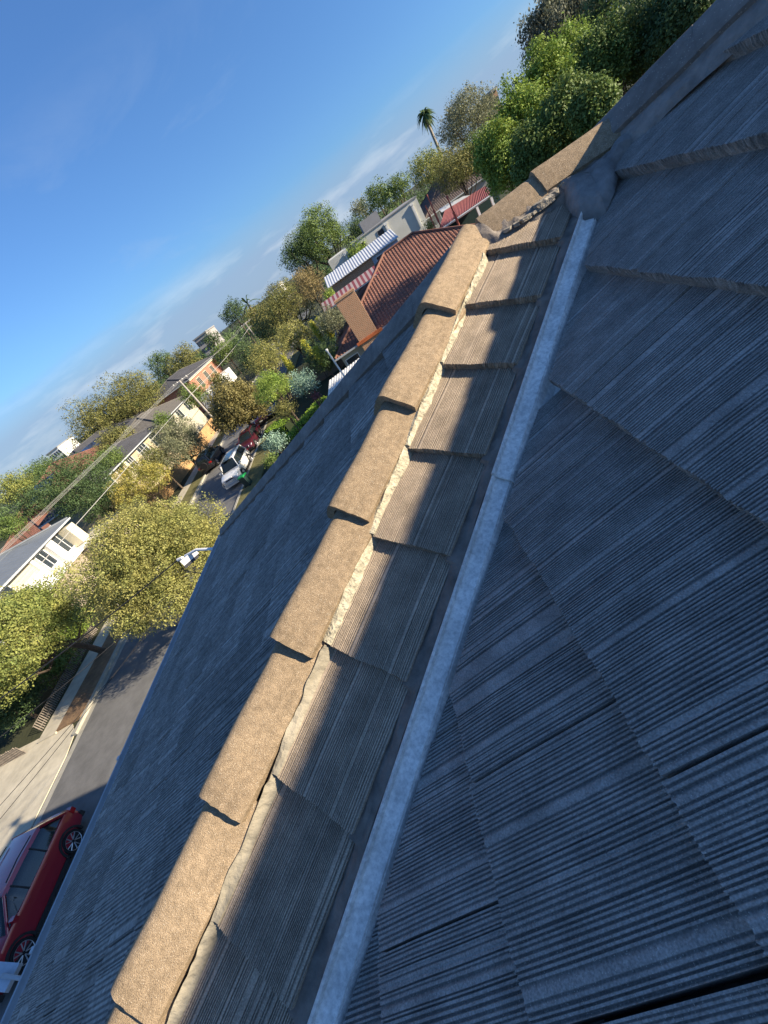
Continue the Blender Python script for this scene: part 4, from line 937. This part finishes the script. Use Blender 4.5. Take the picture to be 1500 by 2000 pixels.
far_block('apartment_block', 'white distant block with dark roof peeking over the broad olive tree', 540, 570, 290, 26, 18, 2.5, WHITE_M, 6, 2)
far_block('brick_tower', 'narrow orange brick tower between the grey-green tree and the gum tree', 972, 200, 130, 10, 8, 2.2, BRICK_M, 2, 3)
# fences
FEN_M = mat('orange_timber', (0.42, 0.26, 0.12), rough=.85, var=.15, scale=2, stain=1.5)
def wallrun(name, label, a, b, h, th, m, zb=0, cat='fence', posts=0):
    a = Vector(a); b = Vector(b); d = b-a; Ln = d.length; ang = math.atan2(d.y, d.x); t = empty(name, (a.x, a.y, 0), label, cat, None, ang); mw = WM[t.name]
    mb = MB(); nb_ = max(1, int(Ln/.2))
    for i in range(nb_): mb.box(((i+.5)*Ln/nb_, (i % 2)*.012, zb+h/2), (Ln/nb_-.008, th, h))
    mb.box((Ln/2, 0, zb+h*.5), (Ln, th*.5, h*.96))
    mb.build('boards', m, t, mw); MB().box((Ln/2, 0, zb+h+.03), (Ln+.05, th*2.2, .06)).build('coping', m, t, mw)
    for i in range(posts): MB().box((Ln*i/(posts-1), th, zb+h*.5), (.1, .1, h)).build('post', m, t, mw)
wallrun('timber_fence', 'sunlit orange timber fence on the far side of the road', (-28.9, 41.8), (-27.6, 60), 1.7, .07, FEN_M, posts=8)
wallrun('timber_fence', 'short return of the orange timber fence facing us', (-31.5, 41.5), (-28.95, 41.7), 1.7, .07, FEN_M, posts=3)
wallrun('timber_fence', 'weathered side fence among the golden columns and shrubs', (-14.5, 47), (-5.5, 47.5), 1.8, .06, mat('grey_timber', (.22, .16, .11), rough=.9, var=.2), posts=5)
for nm_, lb, a, b, hh in (('picket_fence', 'low grey picket fence along the footpath under the yellow-green tree', (-25.7, 14.0), (-26.6, 21.5), .55), ('picket_fence', 'low pale picket fence crossing the front lawn at the left edge', (-28.4, 13.0), (-25.9, 13.0), .7)):
    t = empty(nm_, (a[0], a[1], 0), lb, 'fence'); A_, B_ = Vector((*a, 0)), Vector((*b, 0)); Ln = (B_-A_).length; n = int(Ln/.13); pm = mat('pale_timber', (.20, .17, .14), rough=.9, var=.2)
    for zz in (.2, .55): MB().tube([A_+Vector((0, 0, zz)), B_+Vector((0, 0, zz))], .014, 4).build('rail', pm, t)
    for i in range(n): p = A_.lerp(B_, (i+.5)/n); MB().box((p.x, p.y, hh/2), (.03, .05, hh*random.uniform(.85, 1.05)), random.uniform(-.2, .2)).build('picket', pm, t)
# white side fence / carport roof just past the gutter and the white pipe
t = empty('carport', atZ(655, 760, 0), 'white ribbed carport roof just past our roof edge', 'carport'); 
a_, b_, c_, d_ = atY(640, 800, 30.5), atY(645, 745, 33.5), atY(705, 700, 33.5), atY(700, 745, 30.5); mb = MB()
for i in range(12):
    f0, f1 = i/12, (i+.55)/12; mb.prism([a_.lerp(d_, f0), a_.lerp(d_, f1), b_.lerp(c_, f1), b_.lerp(c_, f0)], (0, 0, .12))
mb.prism([a_, d_, c_, b_], (0, 0, .05)); mb.build('roof', WHITE_M, t); 
mb = MB()
for p in (a_, b_, c_, d_): mb.b2((p.x-.05, p.y-.05, 0), (p.x+.05, p.y+.05, p.z))
mb.build('posts', WHITE_M, t)
p = atY(637, 686, 30); q = atY(667, 727, 30)
t = empty('vent_pipe', (q.x, 30, 0), 'upright white vent pipe beside the carport roof', 'pipe'); MB().tube([(0, 0, 0), (0, 0, p.z)], .06, 10).build('shaft', WHITE_M, t, WM[t.name]); MB().tube([(0, 0, p.z-.05), (0, 0, p.z+.1)], .09, 10).build('cap', WHITE_M, t, WM[t.name])
# ================================================================== POLES AND WIRES
POLE_M = mat('pole_timber', (0.36, 0.33, 0.29), rough=.9, var=.15, scale=3)
def pole(label, x, y, h, bars, rz=0):
    t = empty('power_pole', (x, y, 0), label, 'power pole', 'power poles along the far kerb'); mw = WM[t.name]
    MB().tube([(0, 0, 0), (0, 0, h)], .15, 10, r2=.11).build('shaft', POLE_M, t, mw, True)
    for zb, ln in bars:
        cb = MB().box((0, .12, zb), (ln, .1, .12)).build('crossarm', POLE_M, t, mw)
        for k in (-.46, -.18, .18, .46): MB().tube([(ln*k, .12, zb+.06), (ln*k, .12, zb+.22)], .045, 6).build('insulator', WHITE_M, cb, mw)
poles = [(-24.4, -6, 8.1), (-24.0, 52.5, 8.15), (-24.6, 97, 8.1), (-25.2, 150, 8.3)]
pole('nearer grey power pole standing in front of the cream house', *poles[1], [(7.95, 2.2)])
pole('farther grey power pole among dark trees under the feather palm', *poles[2], [(7.9, 2.2), (6.9, 1.6)])
WIRE_M = mat('aluminium_wire', (0.38, 0.37, 0.34), rough=.5, var=.05); CAB_M = mat('black_cable', (0.02, 0.02, 0.022), rough=.6)
def wire(label, P, Q, dip, r, m, name='overhead_wire', group=None):
    P = Vector(P); Q = Vector(Q); pts = []
    for i in range(25): f = i/24; p = P.lerp(Q, f); p.z -= dip*4*f*(1-f); pts.append(p)
    o = MB().tube(pts, r, 6).build(name, m, None, None, True); return tag(o, label, 'wire', group)
names = ['outermost', 'second from outside', 'third from outside', 'innermost']
for s, (A_, B_) in enumerate(zip(poles[:-1], poles[1:])):
    for k, dx in enumerate((-1.0, -.4, .4, 1.0)):
        wire('pale overhead wire, %s of the four, %s' % (names[k], ['left of the nearer power pole', 'between the two power poles', 'beyond the farther power pole'][s]), (A_[0]+dx, A_[1], A_[2]+(-.05 if s else -.35)), (B_[0]+dx, B_[1], B_[2]-.02), .35 if s == 0 else .5, .007, WIRE_M, group='four parallel power lines')
wire('thick pale cable hanging lower than the four power lines', (-24.3, -2, 5.6), (-24.0, 52.5, 6.2), .15, .022, WIRE_M, 'overhead_cable')
wire('thick pale cable between the power poles, lower than the lines', (-24.0, 52.5, 6.2), (-24.6, 97, 6.9), .3, .032, WIRE_M, 'overhead_cable')
# junction box on its bracket with the service cable
BOXW = mat('box_white', (.72, .72, .70), rough=.4, var=.04); BOXD = mat('box_dark', (.06, .06, .065), rough=.5)
B0 = atX(372, 1090, -4.75)
t = empty('floodlight', B0, 'white square floodlight housing on a bracket at the gutter with a black cable', 'light'); mw = Matrix.Translation(B0) @ Matrix.Rotation(R(25), 4, 'Z') @ Matrix.Rotation(R(-18), 4, 'X')
WM[t.name] = Matrix.Translation(B0)
MB().box((0, 0, .02), (.26, .24, .10)).build('housing', BOXW, t, mw); MB().box((-.02, -.01, -.055), (.24, .22, .05)).build('lens', BOXD, t, mw)
MB().tube([B0+Vector((-.02, -.02, .09)), B0+Vector((.3, -.12, .12)), B0+Vector((.95, -.42, -.02))], .024, 10).build('bracket', BOXW, t, None, True)
e0 = B0+Vector((-.22, .03, .08))
MB().tube([e0, B0+Vector((-.1, 0, .08))], .03, 8).build('clamp', WHITE_M, t, None, True)
wire('thick black service cable running from the floodlight bracket down to the left', e0, atY(-60, 1408, 5.2), .05, .013, CAB_M, 'service_cable')
MB().tube([e0, e0+Vector((-.05, -.05, -.2)), B0+Vector((0, -.1, -.33)), B0+Vector((.3, -.15, -.3)), B0+Vector((.6, -.3, -.1))], .010, 6).build('cable_loop', CAB_M, t, None, True)
B1 = atX(8, 1908, -4.2)
t = empty('floodlight', B1, 'pale grey floodlight panel cut off by the left edge near the red car', 'light')
mw = Matrix.Translation(B1) @ Matrix.Rotation(R(-10), 4, 'Z') @ Matrix.Rotation(R(20), 4, 'Y')
MB().box((0, 0, 0), (.16, .13, .035)).build('housing', mat('box_grey', (.45, .5, .55), rough=.4), t, mw)
MB().tube([B1+Vector((.02, .0, .03)), atX(62, 1914, -3.95)], .012, 8).build('bracket', GUT_M, t, None, True)
for k, (p, q, lb) in enumerate([(atY(330, 1160, 8.2), atY(-60, 1487, 5), 'upper'), (atY(345, 1168, 8.6), atY(-60, 1640, 4.4), 'middle'), (atY(300, 1215, 8.0), atY(-60, 1672, 4.2), 'lower')]):
    wire('thin dark telephone wire crossing above the driveway, %s of the three' % lb, p, q, .06, .0065, CAB_M, 'telephone_wire', 'thin telephone wires over the driveway')
# ================================================================== VEHICLES
TYRE_M = mat('tyre', (0.012, 0.012, 0.013), rough=.8); RIM_M = mat('alloy', (0.45, 0.45, 0.46), rough=.3, var=.05, metal=.7); RIMD_M = mat('rim_dark', (0.02, 0.02, 0.022), rough=.4)
CGLASS_M = mat('car_glass', (0.012, 0.018, 0.021), rough=.05, var=.1, spec=.5, coat=0.2); PLAST_M = mat('black_plastic', (.02, .02, .021), rough=.6); LAMP_M = mat('headlamp', (.75, .78, .8), rough=.08, spec=.9, coat=1); TAIL_M = mat('tail_lamp', (.35, .01, .01), rough=.15, coat=1)
def paint(name, c): return mat(name, c, rough=.28, var=.03, spec=.6, coat=1.0, metal=.15)
def loft(st, secf):
    V = []; Fc = []; k = None
    for s in st:
        P = secf(s); k = len(P); V += P
    for i in range(len(st)-1):
        for j in range(k-1): a = i*k+j; Fc.append((a, a+1, a+k+1, a+k))
    Fc.append(tuple(range(k))[::-1]); Fc.append(tuple((len(st)-1)*k+j for j in range(k))); 
    return V, Fc
def interp(st, y):
    for a, b in zip(st[:-1], st[1:]):
        if a[0] <= y <= b[0]: f = (y-a[0])/(b[0]-a[0]); return [a[i]+(b[i]-a[i])*f for i in range(len(a))]
    return list(st[0] if y < st[0][0] else st[-1])
def fine(st, n=44):
    y0, y1 = st[0][0], st[-1][0]; ys_ = sorted(set([s[0] for s in st]+[y0+(y1-y0)*i/n for i in range(n+1)])); out = [interp(st, y) for y in ys_]
    for _ in range(2): out = [out[0]]+[[b[0]]+[(a[i]+2*b[i]+c[i])/4 for i in range(1, len(b))] for a, b, c in zip(out[:-2], out[1:-1], out[2:])]+[out[-1]]
    return out
def car(name, label, cat, x, y, rz, pm, body, cab, wb, tr=.35, hw=.90, roofm=None, bull=False, spare=False, group='parked vehicles', rimm=None, rails=True):
    t = empty(name, (0, 0, 0), label, cat, group); W0 = Matrix.Identity(4)
    def sec(s):
        yy, w_, zl, zs, zt = s
        half = [(w_*.86, zl), (w_*.97, zl+.10), (w_, zl+(zs-zl)*.42), (w_*.975, zl+(zs-zl)*.60), (w_*.985, zs-.10), (w_*.95, zs), (w_*.86, zs+(zt-zs)*.65), (w_*.45, zt), (0, zt+.012)]
        return [(a, yy, b) for a, b in half]+[(-a, yy, b) for a, b in half[-2::-1]]
    V, Fc = loft(fine(body), sec)
    Fc.append
    bo = obj('body', mesh('body', V, Fc), pm, t, None, True)
    bm = bmesh.new(); bm.from_mesh(bo.data); bmesh.ops.recalc_face_normals(bm, faces=bm.faces[:]); bm.to_mesh(bo.data); bm.free()
    def csec(s):
        yy, wb_, wt, zb, zt = s; half = [(wb_, zb), (wb_*.5+wt*.5+.012, zb+(zt-zb)*.5), (wt+.03, zb+(zt-zb)*.86), (wt*.93, zt-.012), (wt*.5, zt), (0, zt+.004)]
        return [(a, yy, b) for a, b in half]+[(-a, yy, b) for a, b in half[-2::-1]]
    V, Fc = loft(fine(cab, 30), csec); go = obj('windows', mesh('windows', V, Fc), CGLASS_M, t, None, True)
    bm = bmesh.new(); bm.from_mesh(go.data); bmesh.ops.recalc_face_normals(bm, faces=bm.faces[:]); bm.to_mesh(go.data); bm.free()
    # roof skin, pillars
    yr0, yr1 = cab[1][0], cab[-2][0]; mb = MB(); rs = []
    for i in range(17):
        s = interp(fine(cab, 30), yr0+(yr1-yr0)*i/16); yy, wb_, wt, zb, zt = s; rs.append([(a, yy, b) for a, b in ((wt+.045, zb+(zt-zb)*.82), (wt*.97, zt-.002), (wt*.5, zt+.014), (0, zt+.018), (-wt*.5, zt+.014), (-wt*.97, zt-.002), (-wt-.045, zb+(zt-zb)*.82))])
    k = 7; V = [p for r_ in rs for p in r_]; Fc = [(i*k+j, i*k+j+1, (i+1)*k+j+1, (i+1)*k+j) for i in range(16) for j in range(6)]
    ro = obj('roof', mesh('roof', V, Fc), roofm or pm, t, None, True)
    fc = fine(cab, 30)
    for sx in (1, -1):
        for a, b, r_ in ((cab[0], cab[1], .05), (cab[-1], cab[-2], .04)):
            mb = MB(); mb.tube([(sx*(a[1]+.012), a[0], a[3]-.03), (sx*(b[2]+.05), b[0], b[4]-.04)], r_, 8); mb.build('pillar', pm, t, None, True)
        for f in (.36, .66):
            yy = cab[0][0]+(cab[-1][0]-cab[0][0])*f; s = interp(fc, yy); mb = MB(); mb.tube([(sx*(s[1]+.006), yy, s[3]), (sx*(s[2]+.035), yy, s[3]+(s[4]-s[3])*.86)], .028, 6); mb.build('pillar', PLAST_M, t, None, True)
        if rails:
            MB().tube([(sx*(cab[2][2]-.03), yr0+.25, cab[2][4]+.03), (sx*(cab[2][2]-.02), (yr0+yr1)/2, cab[2][4]+.07), (sx*(cab[2][2]-.03), yr1-.3, cab[2][4]+.03)], .018, 6).build('roof_rail', PLAST_M, t, None, True)
        m_ = cab[-1]; MB().box((sx*(hw+.10), m_[0]-.28, m_[3]+.10), (.2, .13, .15)).build('mirror', pm, t)
        for f in (.30, .60): yy = -wb*.5+wb*f; MB().box((sx*(hw*.99), yy, body[len(body)//2][3]-.12), (.03, .17, .03)).build('door_handle', pm, t)
        MB().b2((sx*(hw*.93), -wb/2+tr+.1, body[3][2]-.02), (sx*(hw+.015), wb/2-tr-.1, body[3][2]+.10)).build('sill', PLAST_M, t)
        for wy in (-wb/2, wb/2):
            m = Matrix.Translation((sx*(hw-.10), wy, tr)) @ Matrix.Rotation(math.pi/2, 4, 'Y')
            wh = obj('wheel', None, None, t, None)
            mb = MB(); n = 28; prof = [(tr-.09, -.11), (tr-.03, -.115), (tr, -.08), (tr, .08), (tr-.03, .115), (tr-.09, .11)]; V = []
            for i in range(n):
                a = 2*math.pi*i/n; V += [(r_*math.cos(a), r_*math.sin(a), z_) for r_, z_ in prof]
            Fc = [(i*6+j, i*6+j+1, ((i+1) % n)*6+j+1, ((i+1) % n)*6+j) for i in range(n) for j in range(5)]
            me = mesh('tyre', [m @ Vector(v) for v in V], Fc); obj('tyre', me, TYRE_M, wh, None, True)
            mb = MB(); mb.tube([m @ Vector((0, 0, sx*-.02)), m @ Vector((0, 0, sx*.07))], tr-.088, 24); mb.build('rim_barrel', RIMD_M, wh)
            mb = MB(); zz = sx*.085
            for s_ in range(5):
                for da in (-.16, .16):
                    a = s_*2*math.pi/5+.3; p0 = m @ Vector((.05*math.cos(a), .05*math.sin(a), zz)); p1 = m @ Vector(((tr-.10)*math.cos(a+da*1.6), (tr-.10)*math.sin(a+da*1.6), zz+sx*.012)); mb.tube([p0, p1], .017, 5)
            ring = [m @ Vector(((tr-.088)*math.cos(2*math.pi*i/24), (tr-.088)*math.sin(2*math.pi*i/24), zz+sx*.012)) for i in range(25)]; mb.tube(ring, .014, 5, cap=False); mb.build('rim', rimm or RIM_M, wh)
            mb = MB(); V = []; n = 18; ra, rb_ = tr+.035, tr+.10
            for i in range(n+1):
                a = math.pi*(-.08+1.16*i/n)
                for rr, xx in ((ra-.03, hw-.14), (ra, hw+.012), (rb_, hw+.008), (rb_, hw-.12)): V.append((sx*xx, wy+rr*math.cos(a), tr+rr*math.sin(a)))
            Fc = [(i*4+j, i*4+j+1, (i+1)*4+j+1, (i+1)*4+j) for i in range(n) for j in range(3)]
            obj('wheel_arch', mesh('wheel_arch', V, Fc), PLAST_M, t, None, True)
            MB().box((sx*(hw-.30), wy, tr+.06), (.42, 2*tr+.04, .62)).build('wheel_well', PLAST_M, t)
    yf, yb = body[-1][0], body[0][0]; zf = body[-3][4]; zbk = body[1][3]
    for sx in (1, -1):
        MB().prism([(sx*.45, yf-.06, zf-.24), (sx*.80, yf-.20, zf-.20), (sx*.84, yf-.34, zf-.08), (sx*.47, yf-.14, zf-.10)], (0, .05, 0)).build('headlight', LAMP_M, t)
        MB().b2((sx*.60, yb-.01, zbk-.24), (sx*.86, yb+.16, zbk-.06)).build('tail_light', TAIL_M, t)
    MB().b2((-.42, yf-.08, zf-.26), (.42, yf-.0, zf-.10)).build('grille', PLAST_M, t)
    MB().b2((-.80, yf-.10, .30), (.80, yf+.03, .48)).build('bumper', PLAST_M if not bull else pm, t)
    MB().b2((-.80, yb-.04, .34), (.80, yb+.1, .52)).build('bumper', PLAST_M, t)
    MB().b2((-.19, yf+.03, .50), (.19, yf+.045, .60)).build('number_plate', WHITE_M, t); MB().b2((-.19, yb-.03, .70), (.19, yb-.015, .80)).build('number_plate', WHITE_M, t)
    if bull:
        mb = MB(); yy = yf+.16
        for zz, ww in ((.52, .82), (.80, .60), (.98, .50)): mb.tube([(-ww, yy-.12, zz), (-ww*.8, yy, zz), (ww*.8, yy, zz), (ww, yy-.12, zz)], .04, 8)
        for sx in (1, -1): mb.tube([(sx*.5, yy, .4), (sx*.5, yy, 1.0)], .035, 8); mb.tube([(sx*.5, yy, .98), (sx*.78, yy-.05, .74), (sx*.82, yy-.1, .52)], .035, 8)
        mb.build('bull_bar', RIM_M, t, None, True)
        MB().b2((-.40, -1.0, cab[2][4]+.012), (.40, .75, cab[2][4]+.03)).build('sunroof', CGLASS_M, t)
        MB().tube([(.62, cab[-1][0]+.1, 1.15), (.80, cab[-1][0]-.3, 1.75)], .035, 8).build('snorkel', PLAST_M, t)
    if spare: MB().tube([(0, yb-.18, .95), (0, yb+.02, .95)], .34, 20).build('spare_wheel', TYRE_M, t)
    t.matrix_basis = Matrix.Translation((x, y, 0)) @ Matrix.Rotation(rz, 4, 'Z')
    return t
PI = math.pi
SB = lambda L_, w_, hs, hb, cowl, gl=.22: [(-L_/2, w_*.80, gl+.22, .80, .84), (-L_/2+.10, w_*.93, gl+.10, hb-.06, hb-.02), (-L_/2+.45, w_*.985, gl+.04, hb, hb+.02), (-.3, w_, gl, hb-.02, hb), (cowl, w_, gl, hb-.03, hb+.0), (L_/2-.75, w_*.98, gl+.02, hs-.02, hs+.05), (L_/2-.25, w_*.93, gl+.06, hs-.14, hs-.08), (L_/2-.06, w_*.82, gl+.1, hs-.26, hs-.22), (L_/2, w_*.70, gl+.2, hs-.36, hs-.34)]
CB = lambda y0, y1, y2, y3, w_, hb, zt: [(y0, w_*.86, w_*.70, hb-.03, hb+.02), (y1, w_*.90, w_*.66, hb-.03, zt-.04), ((y1+y2)/2, w_*.93, w_*.68, hb-.03, zt), (y2, w_*.93, w_*.66, hb-.03, zt-.03), (y3, w_*.88, w_*.74, hb-.03, hb+.02)]
car('parked_car', 'shiny dark red car parked directly below the gutter at the left edge', 'car', -18.33, 5.58, PI, paint('paint_red', (.30, .010, .022)), SB(4.45, .92, .98, 1.04, .95), CB(-2.02, -1.50, .25, 1.05, .92, 1.04, 1.60), 2.68, .36, .92)
car('parked_car', 'white four-wheel drive with chrome bull bar beside the green wheelie bin', 'car', -17.0, 33.9, PI, paint('paint_white', (.72, .72, .68)), SB(4.8, .95, 1.10, 1.16, 1.10, .32), CB(-2.30, -2.05, .55, 1.15, .95, 1.16, 1.88), 2.79, .39, .95, bull=True, group='vehicles parked along the road')
car('parked_car', 'black four-wheel drive with silver wheels parked at the far kerb', 'car', -22.9, 42.9, .02, paint('paint_black', (.018, .018, .020)), SB(4.6, .93, 1.08, 1.12, 1.0, .30), CB(-2.20, -1.90, .45, 1.1, .93, 1.12, 1.82), 2.7, .38, .93, group='vehicles parked along the road', spare=True)
car('parked_car', 'maroon wagon parked behind the white four-wheel drive', 'car', -17.1, 40.4, PI, paint('paint_maroon', (.07, .012, .022)), SB(4.7, .91, .95, 1.0, .95), CB(-2.15, -1.75, .2, 1.0, .91, 1.0, 1.50), 2.75, .34, .91, group='vehicles parked along the road')
car('parked_car', 'dark crimson car mostly hidden behind the maroon wagon', 'car', -16.6, 47.2, PI, paint('paint_crimson', (.09, .008, .012)), SB(4.3, .88, .93, .98, .9), CB(-1.95, -1.6, .2, .95, .88, .98, 1.45), 2.6, .33, .88, group='vehicles parked along the road')
P = atZ(527, 790, 1.0)
car('parked_car', 'blue-grey car glimpsed between the golden ball tree and fresh green tree', 'car', P.x, P.y, PI, paint('paint_blue', (.10, .14, .20)), SB(4.4, .90, .95, 1.0, .95), CB(-2.0, -1.6, .2, 1.0, .90, 1.0, 1.48), 2.65, .33, .90, group='vehicles parked along the road')
# wheelie bin
P = atZ(489, 948, 0)
t = empty('wheelie_bin', P, 'dark wheelie bin with bright green lid by the white four-wheel drive', 'bin', None, PI*.92); mw = WM[t.name]
mb = MB(); mb.add([(-.22, -.26, .05), (.22, -.26, .05), (.22, .22, .05), (-.22, .22, .05), (-.29, -.34, .95), (.29, -.34, .95), (.29, .30, .95), (-.29, .30, .95)], [(3, 2, 1, 0), (4, 5, 6, 7), (0, 1, 5, 4), (1, 2, 6, 5), (2, 3, 7, 6), (3, 0, 4, 7)]); mb.build('body', mat('bin_body', (.025, .05, .045), rough=.5), t, mw)
mb = MB(); mb.add([(-.31, -.38, .95), (.31, -.38, .95), (.31, .33, .95), (-.31, .33, .95), (-.25, -.30, 1.03), (.25, -.30, 1.03), (.27, .28, 1.06), (-.27, .28, 1.06)], [(3, 2, 1, 0), (4, 5, 6, 7), (0, 1, 5, 4), (1, 2, 6, 5), (2, 3, 7, 6), (3, 0, 4, 7)]); mb.build('lid', mat('bin_lid', (.01, .22, .05), rough=.4), t, mw)
MB().tube([(-.27, .38, .98), (.27, .38, .98)], .018, 8).build('handle', PLAST_M, t, mw)
for sx in (-1, 1): MB().tube([(sx*.24, .26, .1), (sx*.30, .26, .1)], .10, 14).build('wheel', TYRE_M, t, mw)
